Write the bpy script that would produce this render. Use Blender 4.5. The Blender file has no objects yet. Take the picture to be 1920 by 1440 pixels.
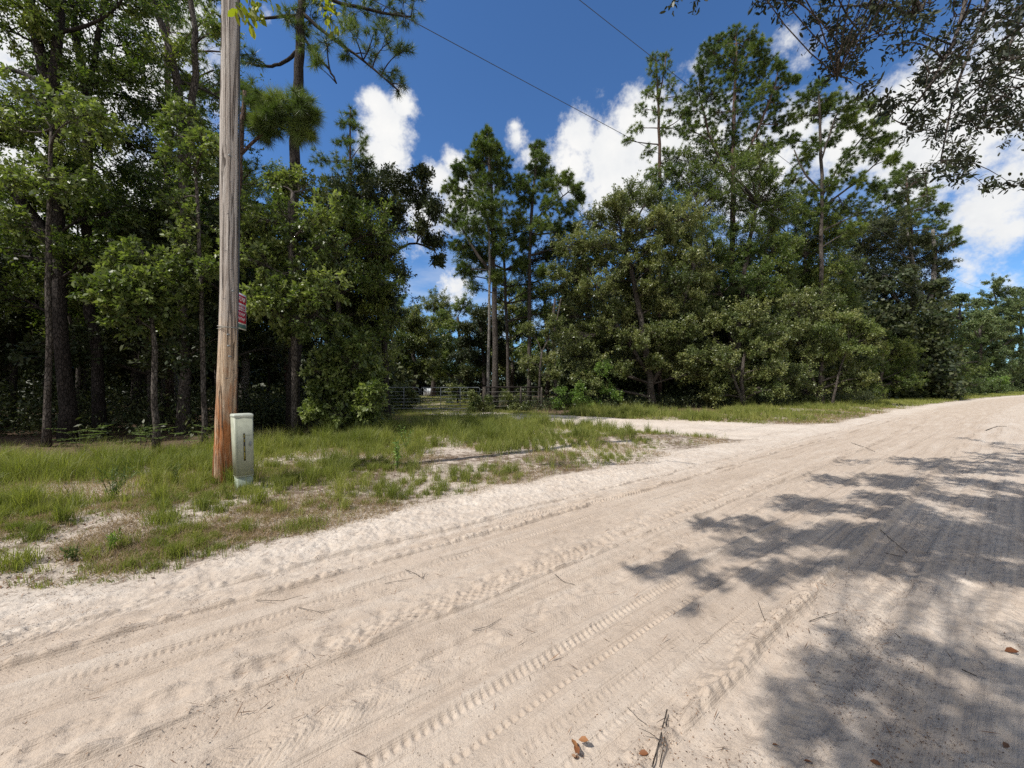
import bpy, math, random
import numpy as np
from mathutils import Vector
R = math.radians
random.seed(7)
rng = np.random.default_rng(11)
S = bpy.context.scene
COL = S.collection

# ------------------------------------------------------------------ camera
CAM_H, F, HY = 1.55, 721.0, 722.0
cd = bpy.data.cameras.new("camera")
cd.sensor_width = 36.0
cd.lens = 36.0 * F / 1920.0
cd.clip_start, cd.clip_end = 0.05, 3000.0
cam = bpy.data.objects.new("camera", cd)
cam.location = (0, 0, CAM_H)
cam.rotation_euler = (R(90) + math.atan((HY - 720.0) / F), 0, 0)
COL.objects.link(cam)
S.camera = cam

# ------------------------------------------------------------------ light
SUN_EL, SH_DIR = R(52), R(31)              # elevation; heading in which the shadows fall (from +x towards +y)
sun_vec = Vector((-math.cos(SH_DIR) * math.cos(SUN_EL), -math.sin(SH_DIR) * math.cos(SUN_EL), math.sin(SUN_EL)))
sd = bpy.data.lights.new("sun", 'SUN')
sd.energy = 5.0
sd.angle = R(0.53)
sd.color = (1.0, 0.955, 0.89)
sun = bpy.data.objects.new("sun", sd)
sun.rotation_euler = sun_vec.to_track_quat('Z', 'Y').to_euler()
COL.objects.link(sun)
S.view_settings.view_transform = 'Standard'
S.view_settings.look = 'None'
S.view_settings.exposure = 0.0
S.view_settings.gamma = 1.0
S.cycles.use_denoising = False
S.cycles.max_bounces = 6
S.cycles.diffuse_bounces = 3
S.cycles.glossy_bounces = 2
S.cycles.transmission_bounces = 4
S.cycles.transparent_max_bounces = 4
S.cycles.caustics_reflective = False
S.cycles.caustics_refractive = False
S.cycles.sample_clamp_indirect = 6.0


class NT:
    """small node-tree helper"""
    def __init__(s, tree):
        s.t = tree
    def n(s, typ, **kw):
        nd = s.t.nodes.new(typ)
        for k, v in kw.items():
            if k.startswith('i_'):
                nd.inputs[int(k[2:]) if k[2:].isdigit() else k[2:].replace('_', ' ')].default_value = v
            else:
                setattr(nd, k, v)
        return nd
    def l(s, a, b):
        s.t.links.new(a, b)
    def math(s, op, a, b=None, c=None, clamp=False):
        nd = s.t.nodes.new('ShaderNodeMath'); nd.operation = op; nd.use_clamp = clamp
        for i, v in enumerate((a, b, c)):
            if v is None: continue
            if isinstance(v, (int, float)): nd.inputs[i].default_value = v
            else: s.l(v, nd.inputs[i])
        return nd.outputs[0]
    def mix(s, f, a, b):
        nd = s.t.nodes.new('ShaderNodeMix'); nd.data_type = 'RGBA'
        for sock, v in ((nd.inputs[0], f), (nd.inputs[6], a), (nd.inputs[7], b)):
            if isinstance(v, (int, float)): sock.default_value = v
            elif isinstance(v, tuple): sock.default_value = (v[0], v[1], v[2], 1)
            else: s.l(v, sock)
        return nd.outputs[2]
    def ramp(s, f, stops):
        nd = s.t.nodes.new('ShaderNodeValToRGB')
        el = nd.color_ramp.elements
        while len(el) < len(stops): el.new(0.5)
        for e, (p, c) in zip(el, stops):
            e.position = p; e.color = (c[0], c[1], c[2], 1) if isinstance(c, tuple) else (c, c, c, 1)
        s.l(f, nd.inputs[0])
        return nd.outputs[0]
    def noise(s, vec, scale, detail=3, rough=0.55, dist=0.0):
        nd = s.t.nodes.new('ShaderNodeTexNoise')
        nd.inputs['Scale'].default_value = scale; nd.inputs['Detail'].default_value = detail
        nd.inputs['Roughness'].default_value = rough; nd.inputs['Distortion'].default_value = dist
        if vec is not None: s.l(vec, nd.inputs['Vector'])
        return nd
    def smooth(s, v, a, b):
        nd = s.t.nodes.new('ShaderNodeMapRange'); nd.interpolation_type = 'SMOOTHSTEP'
        s.l(v, nd.inputs[0]); nd.inputs[1].default_value = a; nd.inputs[2].default_value = b
        return nd.outputs[0]

# ------------------------------------------------------------------ sky with clouds
W = bpy.data.worlds.new("World"); S.world = W; W.use_nodes = True
wt = NT(W.node_tree); W.node_tree.nodes.clear()
sky = wt.n('ShaderNodeTexSky', sky_type='NISHITA', sun_disc=False, sun_elevation=SUN_EL,
           sun_rotation=math.atan2(sun_vec.x, sun_vec.y), air_density=1.0, dust_density=0.15, ozone_density=3.0)
tc = wt.n('ShaderNodeTexCoord')
nrm = wt.n('ShaderNodeVectorMath', operation='NORMALIZE'); wt.l(tc.outputs['Generated'], nrm.inputs[0])
D0 = nrm.outputs[0]
n1 = wt.noise(D0, 9.0, 6, 0.6)
n2 = wt.noise(D0, 34.0, 5, 0.65)
n4 = wt.noise(D0, 95.0, 4, 0.6)
warp = wt.math('ADD', wt.math('MULTIPLY', wt.math('SUBTRACT', n1.outputs[0], 0.5), 0.20),
               wt.math('ADD', wt.math('MULTIPLY', wt.math('SUBTRACT', n2.outputs[0], 0.5), 0.20), wt.math('MULTIPLY', wt.math('SUBTRACT', n4.outputs[0], 0.5), 0.07)))
def cdir(px, py):
    return Vector(((px - 960) / F, 1.0, (HY - py) / F)).normalized()
# px, py, radius px, strength
CLOUDS = [(705, 195, 30, 1), (755, 195, 26, 1), (725, 240, 50, 1), (722, 290, 46, 1), (740, 330, 45, .8),
          (966, 235, 16, .75), (972, 258, 24, .75), (1130, 172, 26, .30), (1108, 195, 14, .25),
          (850, 300, 24, .9), (820, 335, 32, .9), (790, 400, 60, .8), (870, 380, 60, .8),
          (1000, 300, 30, .8), (1085, 262, 44, .95), (1070, 310, 55, .95), (1150, 290, 65, 1), (1190, 225, 50, 1), (1215, 190, 30, .9),
          (1235, 270, 70, 1), (1160, 350, 75, 1), (1310, 270, 80, .9), (1420, 330, 100, .9), (1500, 230, 55, .8),
          (1475, 75, 34, .6), (1500, 110, 34, .55), (1310, 120, 40, .5),
          (1740, 175, 70, 1), (1690, 230, 90, 1), (1800, 230, 100, 1), (1900, 150, 90, 1), (1850, 60, 70, .5),
          (1600, 260, 90, .9), (1720, 320, 80, .8), (1860, 390, 70, .8), (1900, 430, 60, .7), (1820, 500, 60, .6), (1900, 530, 60, .6),
          (1560, 60, 50, .4), (2050, 300, 140, .9),
          (230, 150, 120, 1), (90, 60, 130, 1), (300, 20, 110, .9), (40, 350, 160, 1), (250, 420, 160, 1), (480, 150, 30, .25), (500, 25, 25, .4), (130, 250, 80, .7), (360, 330, 90, .7),
          (560, 480, 60, .5), (760, 470, 50, .45), (850, 540, 50, .7), (-200, 200, 200, .9), (-700, 300, 300, .8), (3200, 300, 400, .8)]
dens = None
for px, py, rp, st in CLOUDS:
    c = cdir(px, py)
    rr = rp / F * c.y
    dn = wt.n('ShaderNodeVectorMath', operation='DISTANCE'); wt.l(D0, dn.inputs[0]); dn.inputs[1].default_value = c
    # (1 - d/r) * st
    v = wt.math('MULTIPLY_ADD', dn.outputs['Value'], -st / rr * 0.55, st)
    dens = v if dens is None else wt.math('SMOOTH_MAX', dens, v, 0.12)
dens2 = wt.math('ADD', dens, wt.math('MULTIPLY', warp, 3.3))
behind = wt.n('ShaderNodeSeparateXYZ'); wt.l(D0, behind.inputs[0])
nb_ = wt.noise(D0, 2.6, 5, 0.6)
back = wt.math('MULTIPLY', wt.smooth(nb_.outputs[0], 0.30, 0.44), wt.smooth(behind.outputs['Y'], 0.25, -0.1))  # unseen cloud cover added behind the camera to neutralise the blue fill light
alpha = wt.math('MAXIMUM', wt.smooth(dens2, 0.30, 0.72), back)
# thin high haze towards the horizon band
sep = wt.n('ShaderNodeSeparateXYZ'); wt.l(D0, sep.inputs[0])
stretch = wt.n('ShaderNodeVectorMath', operation='MULTIPLY'); wt.l(D0, stretch.inputs[0]); stretch.inputs[1].default_value = (1, 1, 3.2)
n3 = wt.noise(stretch.outputs[0], 3.2, 6, 0.6)
shade = wt.ramp(wt.math('ADD', wt.math('ADD', wt.math('MULTIPLY', n1.outputs[0], 0.55), wt.math('MULTIPLY', n2.outputs[0], 0.27)), wt.math('MULTIPLY', wt.math('SUBTRACT', dens2, 0.6), -0.18)),
                [(0.28, (8.8, 8.7, 8.5)), (0.46, (7.7, 7.8, 7.9)), (0.66, (5.6, 5.9, 6.4))])
thin = wt.math('MULTIPLY', wt.smooth(n3.outputs[0], 0.44, 0.74), 0.55)
low = wt.smooth(sep.outputs['Z'], 0.48, 0.10)
alpha2 = wt.math('MAXIMUM', alpha, wt.math('MULTIPLY', thin, low))
tint = wt.n('ShaderNodeMix', data_type='RGBA', blend_type='MULTIPLY'); tint.inputs[0].default_value = 1.0
wt.l(sky.outputs[0], tint.inputs[6]); tint.inputs[7].default_value = (0.68, 1.0, 1.32, 1)
skycol = wt.mix(alpha2, tint.outputs[2], shade)
bg = wt.n('ShaderNodeBackground'); bg.inputs[1].default_value = 0.113
wt.l(skycol, bg.inputs[0])
wo = wt.n('ShaderNodeOutputWorld'); wt.l(bg.outputs[0], wo.inputs[0])

# ------------------------------------------------------------------ helpers
def P(px, py, d):
    return np.array([(px - 960.0) / F * d, d, CAM_H + (HY - py) / F * d])

def tag(o, label=None, cat=None, group=None, kind=None):
    if label: o['label'] = label
    if cat: o['category'] = cat
    if group: o['group'] = group
    if kind: o['kind'] = kind
    return o

def empty(name, loc, label, cat, group=None):
    o = bpy.data.objects.new(name, None)
    o.empty_display_size = 0.2
    o.location = loc
    COL.objects.link(o)
    return tag(o, label, cat, group)

def mesh(name, V, faces, mat, parent=None, fattr=None, vattr=None, smooth=False, origin=None):
    """V (n,3) world coordinates; faces: list of (m,k) int arrays.  One mesh object."""
    V = np.asarray(V, dtype=np.float32)
    faces = [np.asarray(f, dtype=np.int32) for f in faces if len(f)]
    me = bpy.data.meshes.new(name)
    off = np.zeros(3, np.float32)
    if parent is not None: off = np.array(parent.location, np.float32)
    elif origin is not None: off = np.array(origin, np.float32)
    me.vertices.add(len(V)); me.vertices.foreach_set('co', (V - off).ravel())
    loops = np.concatenate([f.ravel() for f in faces])
    starts, s0 = [], 0
    for f in faces:
        starts.append(s0 + np.arange(len(f), dtype=np.int32) * f.shape[1]); s0 += f.size
    starts = np.concatenate(starts)
    me.loops.add(len(loops)); me.loops.foreach_set('vertex_index', loops)
    me.polygons.add(len(starts)); me.polygons.foreach_set('loop_start', starts)
    if smooth: me.polygons.foreach_set('use_smooth', np.ones(len(starts), bool))
    me.update(calc_edges=True)
    for k, a in (fattr or {}).items():
        at = me.attributes.new(k, 'FLOAT', 'FACE'); at.data.foreach_set('value', np.asarray(a, np.float32))
    for k, a in (vattr or {}).items():
        at = me.attributes.new(k, 'FLOAT', 'POINT'); at.data.foreach_set('value', np.asarray(a, np.float32))
    if mat: me.materials.append(mat)
    o = bpy.data.objects.new(name, me)
    COL.objects.link(o)
    if parent is not None: o.parent = parent
    elif origin is not None: o.location = origin
    return o

def norm(a):
    return a / np.maximum(np.linalg.norm(a, axis=-1, keepdims=True), 1e-9)

def rdir(n, r=None):
    r = r or rng
    return norm(rng.normal(size=(n, 3)))

def tubes(Pts, Rad, sides=4, cap=False):
    """Pts (M,n,3), Rad (M,n) -> V, quads"""
    Pts = np.asarray(Pts, float); Rad = np.asarray(Rad, float)
    M, n, _ = Pts.shape
    T = np.gradient(Pts, axis=1); T = norm(T)
    ref = np.where(np.abs(T[..., 2:3]) > 0.9, np.array([1.0, 0, 0]), np.array([0, 0, 1.0]))
    # one reference for each tube avoids twisting
    r0 = norm(T.mean(axis=1, keepdims=True))
    ref = np.where(np.abs(r0[..., 2:3]) > 0.8, np.array([1.0, 0.2, 0]), np.array([0, 0, 1.0]))
    A = norm(np.cross(T, np.broadcast_to(ref, T.shape))); B = np.cross(T, A)
    ang = np.arange(sides) * 2 * np.pi / sides
    ring = (A[:, :, None, :] * np.cos(ang)[None, None, :, None] + B[:, :, None, :] * np.sin(ang)[None, None, :, None])
    V = Pts[:, :, None, :] + ring * Rad[:, :, None, None]
    idx = np.arange(M * n * sides).reshape(M, n, sides)
    a = idx[:, :-1, :]; b = np.roll(a, -1, axis=2); c = idx[:, 1:, :]; d = np.roll(c, -1, axis=2)
    Fq = np.stack([a, b, d, c], axis=-1).reshape(-1, 4)
    return V.reshape(-1, 3), Fq

class MB:
    """collects pieces into one mesh"""
    def __init__(s): s.V = []; s.F = []; s.n = 0
    def add(s, V, *Fs):
        V = np.asarray(V, float).reshape(-1, 3)
        for f in Fs:
            if len(f): s.F.append(np.asarray(f) + s.n)
        s.V.append(V); s.n += len(V); return s
    def tube(s, pts, rad, sides=8, cap=True):
        pts = np.asarray(pts, float); n = len(pts)
        rad = np.full(n, rad) if np.isscalar(rad) else np.asarray(rad, float)
        V, Fq = tubes(pts[None], rad[None], sides)
        s.add(V, Fq)
        if cap:
            k = s.n - len(V)
            s.F.append(np.array([list(range(k, k + sides))[::-1]])); s.F.append(np.array([list(range(s.n - sides, s.n))]))
        return s
    def box(s, lo, hi, M=None):
        lo, hi = np.array(lo, float), np.array(hi, float)
        c = np.array([[x, y, z] for z in (lo[2], hi[2]) for y in (lo[1], hi[1]) for x in (lo[0], hi[0])])
        if M is not None: c = M(c)
        f = np.array([[0, 2, 3, 1], [4, 5, 7, 6], [0, 1, 5, 4], [2, 6, 7, 3], [0, 4, 6, 2], [1, 3, 7, 5]])
        return s.add(c, f)
    def build(s, name, mat, parent=None, **kw):
        by = {}
        for f in s.F: by.setdefault(f.shape[1], []).append(f)
        return mesh(name, np.concatenate(s.V), [np.concatenate(v) for v in by.values()], mat, parent, **kw)

# value noise in numpy
def vnoise(x, y, seed=0):
    xi = np.floor(x).astype(np.int64); yi = np.floor(y).astype(np.int64)
    xf = x - xi; yf = y - yi
    xf = xf * xf * (3 - 2 * xf); yf = yf * yf * (3 - 2 * yf)
    def h(a, b):
        k = (a * 374761393 + b * 668265263 + seed * 1442695041) & 0x7fffffff
        k = ((k ^ (k >> 13)) * 1274126177) & 0x7fffffff
        return ((k ^ (k >> 16)) & 0xffff) / 65535.0
    a = h(xi, yi); b = h(xi + 1, yi); c = h(xi, yi + 1); d = h(xi + 1, yi + 1)
    return (a + (b - a) * xf) * (1 - yf) + (c + (d - c) * xf) * yf
def fbm(x, y, seed=0, o=4):
    t, a, s = 0, 0.5, 0
    for i in range(o):
        t = t + a * vnoise(x * 2 ** i, y * 2 ** i, seed + i * 17); s += a; a *= 0.5
    return t / s
def sst(x, a, b):
    t = np.clip((x - a) / (b - a), 0, 1); return t * t * (3 - 2 * t)

# road frame: u runs along the road, v across it (to the far side)
RA = R(37.0); CU, SU = math.cos(RA), math.sin(RA)
def bend(u): return 0.0009 * np.minimum(np.maximum(u - 25.0, 0), 150) ** 2      # the road swings gently to the right far off
def uv(x, y):
    u = x * CU + y * SU
    return u, -x * SU + y * CU + bend(u)
def xy(u, v):
    v = v - bend(u)
    return u * CU - v * SU, u * SU + v * CU

DRV = np.array([[12.5, 11.0, 2.0], [9.0, 12.8, 2.7], [5.0, 14.8, 2.5], [1.5, 17.4, 2.2], [-2.5, 20.6, 1.7], [-4.7, 23.5, 1.7], [-6.6, 30, 1.6], [-8.4, 42, 2.4], [-9.5, 52, 4.0], [-10, 60, 4.0]])
def drive_dist(x, y):
    """distance beyond the driveway's edge (negative inside)"""
    best = np.full(np.shape(x), 1e9)
    for a, b in zip(DRV[:-1], DRV[1:]):
        dx, dy = b[0] - a[0], b[1] - a[1]
        t = np.clip(((x - a[0]) * dx + (y - a[1]) * dy) / (dx * dx + dy * dy), 0, 1)
        d = np.hypot(x - a[0] - t * dx, y - a[1] - t * dy) - (a[2] + (b[2] - a[2]) * t)
        best = np.minimum(best, d)
    return best
def road_edge(u):
    return 4.62 - .30 * sst(u, 1.5, -1.2) + 0.28 * (vnoise(u * 0.45, u * 0 + 3.3, 5) - 0.5) * 2 + 0.12 * (vnoise(u * 2.1, u * 0, 6) - 0.5) * 2

def base_height(x, y):
    u, v = uv(x, y)
    e = road_edge(u)
    h = 0.10 * sst(v, e - 0.2, e + 2.2) * (1 - sst(v, e + 4.5, e + 7.5)) * (0.6 + 0.8 * fbm(x * 0.6, y * 0.6, 40, 3))
    h = h * sst(drive_dist(x, y), -0.3, 1.2)
    rough = sst(v, e - 0.1, e + 0.6)
    h = h + rough * 0.09 * (fbm(x * 0.9, y * 0.9, 41, 3) - 0.5) + rough * 0.03 * (fbm(x * 5, y * 5, 42, 3) - 0.5)
    far = sst(v, 40, 150)
    return h + far * 1.0 * fbm(x * .02, y * .02, 9, 2)
# ------------------------------------------------------------------ materials
def newmat(name):
    m = bpy.data.materials.new(name); m.use_nodes = True; m.node_tree.nodes.clear()
    t = NT(m.node_tree)
    out = t.n('ShaderNodeOutputMaterial')
    return m, t, out

def principled(t, out, col, rough=0.8, spec=0.3, metal=0.0):
    b = t.n('ShaderNodeBsdfPrincipled')
    if isinstance(col, tuple): b.inputs['Base Color'].default_value = (*col, 1)
    else: t.l(col, b.inputs['Base Color'])
    if isinstance(rough, (int, float)): b.inputs['Roughness'].default_value = rough
    else: t.l(rough, b.inputs['Roughness'])
    b.inputs['Specular IOR Level'].default_value = spec
    b.inputs['Metallic'].default_value = metal
    if out: t.l(b.outputs[0], out.inputs[0])
    return b

def bump(t, b, h, strength=0.5, dist=0.02):
    bn = t.n('ShaderNodeBump'); bn.inputs['Strength'].default_value = strength; bn.inputs['Distance'].default_value = dist
    t.l(h, bn.inputs['Height']); t.l(bn.outputs[0], b.inputs['Normal']); return bn

def leafmat(name, c0, c1, c2, rough=0.42, spec=0.5, trans=0.28):
    m, t, out = newmat(name)
    a = t.n('ShaderNodeAttribute', attribute_name='tint')
    oi = t.n('ShaderNodeObjectInfo')
    f = t.math('ADD', a.outputs['Fac'], t.math('MULTIPLY', t.math('SUBTRACT', oi.outputs['Random'], 0.5), 0.12))
    col = t.ramp(f, [(0.05, c0), (0.5, c1), (0.95, c2)])
    b = principled(t, None, col, rough, spec)
    tr = t.n('ShaderNodeBsdfTranslucent')
    warm = t.n('ShaderNodeMix', data_type='RGBA', blend_type='MULTIPLY'); warm.inputs[0].default_value = 1
    t.l(col, warm.inputs[6]); warm.inputs[7].default_value = (1.5, 1.7, 0.7, 1)
    t.l(warm.outputs[2], tr.inputs[0])
    mx = t.n('ShaderNodeMixShader'); mx.inputs[0].default_value = trans
    t.l(b.outputs[0], mx.inputs[1]); t.l(tr.outputs[0], mx.inputs[2]); t.l(mx.outputs[0], out.inputs[0])
    return m

M = {}
M['turkey_oak'] = leafmat('turkey_oak_leaf', (.066, .096, .028), (.148, .186, .052), (.290, .325, .110), 0.45, 0.45, 0.30)
M['laurel_oak'] = leafmat('laurel_oak_leaf', (.050, .084, .020), (.110, .150, .032), (.225, .250, .068), 0.45, 0.45, 0.30)
M['live_oak'] = leafmat('live_oak_leaf', (.070, .098, .030), (.150, .172, .055), (.270, .275, .100), 0.42, 0.5, 0.25)
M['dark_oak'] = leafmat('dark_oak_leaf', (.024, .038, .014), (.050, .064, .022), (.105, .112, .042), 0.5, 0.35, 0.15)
M['bright_bush'] = leafmat('bright_bush_leaf', (0.084, 0.147, 0.029), (0.142, 0.232, 0.044), (0.251, 0.333, 0.074), 0.4, 0.5, 0.3)
M['pine'] = leafmat('pine_leaf', (.050, .080, .022), (.115, .160, .036), (.220, .260, .060), 0.45, 0.4, 0.25)
M['pine_yellow'] = leafmat('pine_yellow_leaf', (.050, .078, .024), (.105, .145, .040), (.190, .225, .065), 0.45, 0.4, 0.3)
M['far'] = leafmat('far_leaf', (0.059, 0.093, 0.032), (0.104, 0.143, 0.050), (0.167, 0.194, 0.074), 0.5, 0.4, 0.2)
M['grass'] = leafmat('grass_blade', (.115, .145, .032), (.225, .245, .060), (.400, .375, .125), 0.5, 0.35, 0.35)
M['drygrass'] = leafmat('drygrass_leaf', (0.173, 0.110, 0.062), (0.292, 0.210, 0.123), (0.454, 0.350, 0.228), 0.7, 0.2, 0.2)
M['weed'] = leafmat('weed_leaf', (0.065, 0.100, 0.033), (0.103, 0.145, 0.043), (0.162, 0.210, 0.076), 0.5, 0.35, 0.3)
M['litter'] = leafmat('litter_leaf', (0.059, 0.032, 0.019), (0.140, 0.075, 0.043), (0.270, 0.160, 0.095), 0.7, 0.25, 0.08)
M['brown_leaf'] = leafmat('orange_dead_leaf', (.13, .045, .020), (.20, .080, .032), (.32, .15, .06), 0.6, 0.3, 0.12)
M['yellow_leaf'] = leafmat('yellow_leaf_leaf', (0.108, 0.130, 0.019), (0.216, 0.240, 0.019), (0.389, 0.380, 0.028), 0.45, 0.45, 0.45)

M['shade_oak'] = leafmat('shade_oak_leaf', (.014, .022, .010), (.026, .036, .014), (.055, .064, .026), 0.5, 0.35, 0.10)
def barkmat(name, c0, c1, c2, vs=3.0):
    m, t, out = newmat(name)
    tc = t.n('ShaderNodeTexCoord'); mp = t.n('ShaderNodeMapping'); mp.inputs['Scale'].default_value = (9, 9, vs)
    t.l(tc.outputs['Object'], mp.inputs[0])
    n = t.noise(mp.outputs[0], 2.2, 5, 0.65, 0.3)
    vo = t.n('ShaderNodeTexVoronoi', feature='DISTANCE_TO_EDGE'); vo.inputs['Scale'].default_value = 2.4; t.l(mp.outputs[0], vo.inputs['Vector'])
    n2 = t.noise(tc.outputs['Object'], 1.3, 3)
    f = t.math('ADD', t.math('MULTIPLY', n.outputs[0], 0.8), t.math('MULTIPLY', t.math('SUBTRACT', n2.outputs[0], .35), 0.5))
    col = t.ramp(f, [(0.25, c0), (0.48, c1), (0.75, c2)])
    crack = t.smooth(vo.outputs['Distance'], 0.0, 0.12)
    col = t.mix(t.math('MULTIPLY', t.math('SUBTRACT', 1.0, crack), 0.75), col, tuple(x * 0.45 for x in c0))
    b = principled(t, out, col, 0.9, 0.2)
    bump(t, b, t.math('ADD', crack, n.outputs[0]), 0.9, 0.03)
    return m
M['bark_oak'] = barkmat('oak_bark', (.045, .036, .030), (.105, .088, .075), (.24, .215, .19))
M['bark_pale'] = barkmat('pale_lichen_bark', (.12, .105, .09), (.26, .24, .215), (.46, .44, .40))
M['bark_pine'] = barkmat('pine_bark', (.060, .036, .028), (.135, .088, .070), (.26, .19, .155), 2.0)
M['bark_dark'] = barkmat('dark_bark', (.020, .016, .014), (.042, .034, .030), (.095, .080, .070))

# weathered pole wood: pale silver grey above, raw orange-brown where the surface has worn off below 2 m
def polemat():
    m, t, out = newmat('weathered_pole_wood')
    tc = t.n('ShaderNodeTexCoord'); mp = t.n('ShaderNodeMapping'); mp.inputs['Scale'].default_value = (1, 1, 0.05)
    t.l(tc.outputs['Object'], mp.inputs[0])
    g = t.noise(mp.outputs[0], 38, 6, 0.7, 0.4); g2 = t.noise(mp.outputs[0], 11, 4, 0.6, 0.6)
    mp2 = t.n('ShaderNodeMapping'); mp2.inputs['Scale'].default_value = (1, 1, 0.25); t.l(tc.outputs['Object'], mp2.inputs[0])
    p = t.noise(mp2.outputs[0], 9, 5, 0.65, 0.3)
    sep = t.n('ShaderNodeSeparateXYZ'); t.l(tc.outputs['Object'], sep.inputs[0])
    z = sep.outputs['Z']
    grey = t.ramp(t.math('ADD', t.math('MULTIPLY', g.outputs[0], .55), t.math('MULTIPLY', g2.outputs[0], .45)),
                  [(0.30, (.16, .125, .105)), (0.42, (.36, .31, .27)), (0.50, (.50, .455, .41)), (0.68, (.64, .60, .555))])
    tan = t.ramp(g.outputs[0], [(0.28, (.17, .095, .05)), (0.44, (.46, .33, .22)), (0.64, (.72, .58, .43))])
    org = t.ramp(t.math('ADD', t.math('MULTIPLY', g.outputs[0], .6), t.math('MULTIPLY', g2.outputs[0], .4)),
                 [(0.30, (.10, .035, .015)), (0.43, (.36, .115, .035)), (0.54, (.50, .205, .08)), (0.70, (.60, .42, .27))])
    w = t.math('MULTIPLY', t.math('SUBTRACT', p.outputs[0], 0.5), 1.6)
    mc = t.n('ShaderNodeMapping'); mc.inputs['Scale'].default_value = (1, 1, 0.022); t.l(tc.outputs['Object'], mc.inputs[0])
    ck = t.noise(mc.outputs[0], 13, 3, 0.6, 0.25)
    crk = t.smooth(t.math('ABSOLUTE', t.math('SUBTRACT', ck.outputs[0], 0.5)), 0.034, 0.008)
    a1 = t.smooth(t.math('ADD', z, w), 2.9, 1.9)
    a2 = t.math('MULTIPLY', t.smooth(t.math('ADD', z, t.math('MULTIPLY', w, 2.4)), 1.7, 0.5), t.smooth(g2.outputs[0], .33, .50))
    col = t.mix(a2, t.mix(a1, grey, tan), org)
    col = t.mix(t.math('MULTIPLY', crk, 0.8), col, (.06, .04, .03))
    b = principled(t, out, col, 0.85, 0.2)
    bump(t, b, t.math('ADD', t.math('SUBTRACT', g.outputs[0], t.math('MULTIPLY', crk, .8)), t.math('MULTIPLY', g2.outputs[0], 1.3)), 1.0, 0.03)
    return m
M['pole'] = polemat()

def plain(name, col, rough=0.6, spec=0.4, metal=0.0, var=0.12, scale=6.0, bmp=0.0):
    m, t, out = newmat(name)
    tc = t.n('ShaderNodeTexCoord'); n = t.noise(tc.outputs['Object'], scale, 4, 0.6)
    col2 = t.mix(t.smooth(n.outputs[0], 0.3, 0.7), tuple(c * (1 - var) for c in col), tuple(min(1, c * (1 + var)) for c in col))
    b = principled(t, out, col2, rough, spec, metal)
    if bmp: bump(t, b, n.outputs[0], bmp, 0.01)
    return m
M['ped'] = plain('pedestal_green_plastic', (.36, .375, .29), 0.45, 0.4, var=0.10, scale=14)
M['ped_lid'] = plain('pedestal_lid', (.55, .58, .50), 0.4, 0.4, var=0.06, scale=12)
M['ped_base'] = plain('pedestal_base', (.27, .31, .24), 0.55, 0.4, var=0.2, scale=9)
M['black'] = plain('black_label', (.03, .028, .022), 0.5, 0.3)
M['yellow'] = plain('yellow_label', (.30, .24, .04), 0.5, 0.3)
M['galv'] = plain('galvanised_steel', (.22, .24, .25), 0.7, 0.3, 0.2, 0.2, 9)
M['wire'] = plain('dark_cable', (.05, .06, .075), 0.6, 0.3)
M['wirepale'] = plain('old_wire', (.30, .29, .26), 0.6, 0.3, 0.3)
M['signwhite'] = plain('sign_white', (.72, .70, .68), 0.4, 0.4, var=0.06)
M['signred'] = plain('sign_red', (.46, .016, .05), 0.4, 0.4, var=0.12)
M['signdark'] = plain('sign_dark_green', (.08, .16, .13), 0.4, 0.4)
M['postwood'] = barkmat('post_wood', (.05, .042, .035), (.10, .085, .07), (.18, .16, .14), 1.2)
M['whitepanel'] = plain('white_panel', (.68, .72, .76), 0.5, 0.4, var=0.08)
M['greypanel'] = plain('panel_gap', (.10, .11, .12), 0.6, 0.3)

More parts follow.
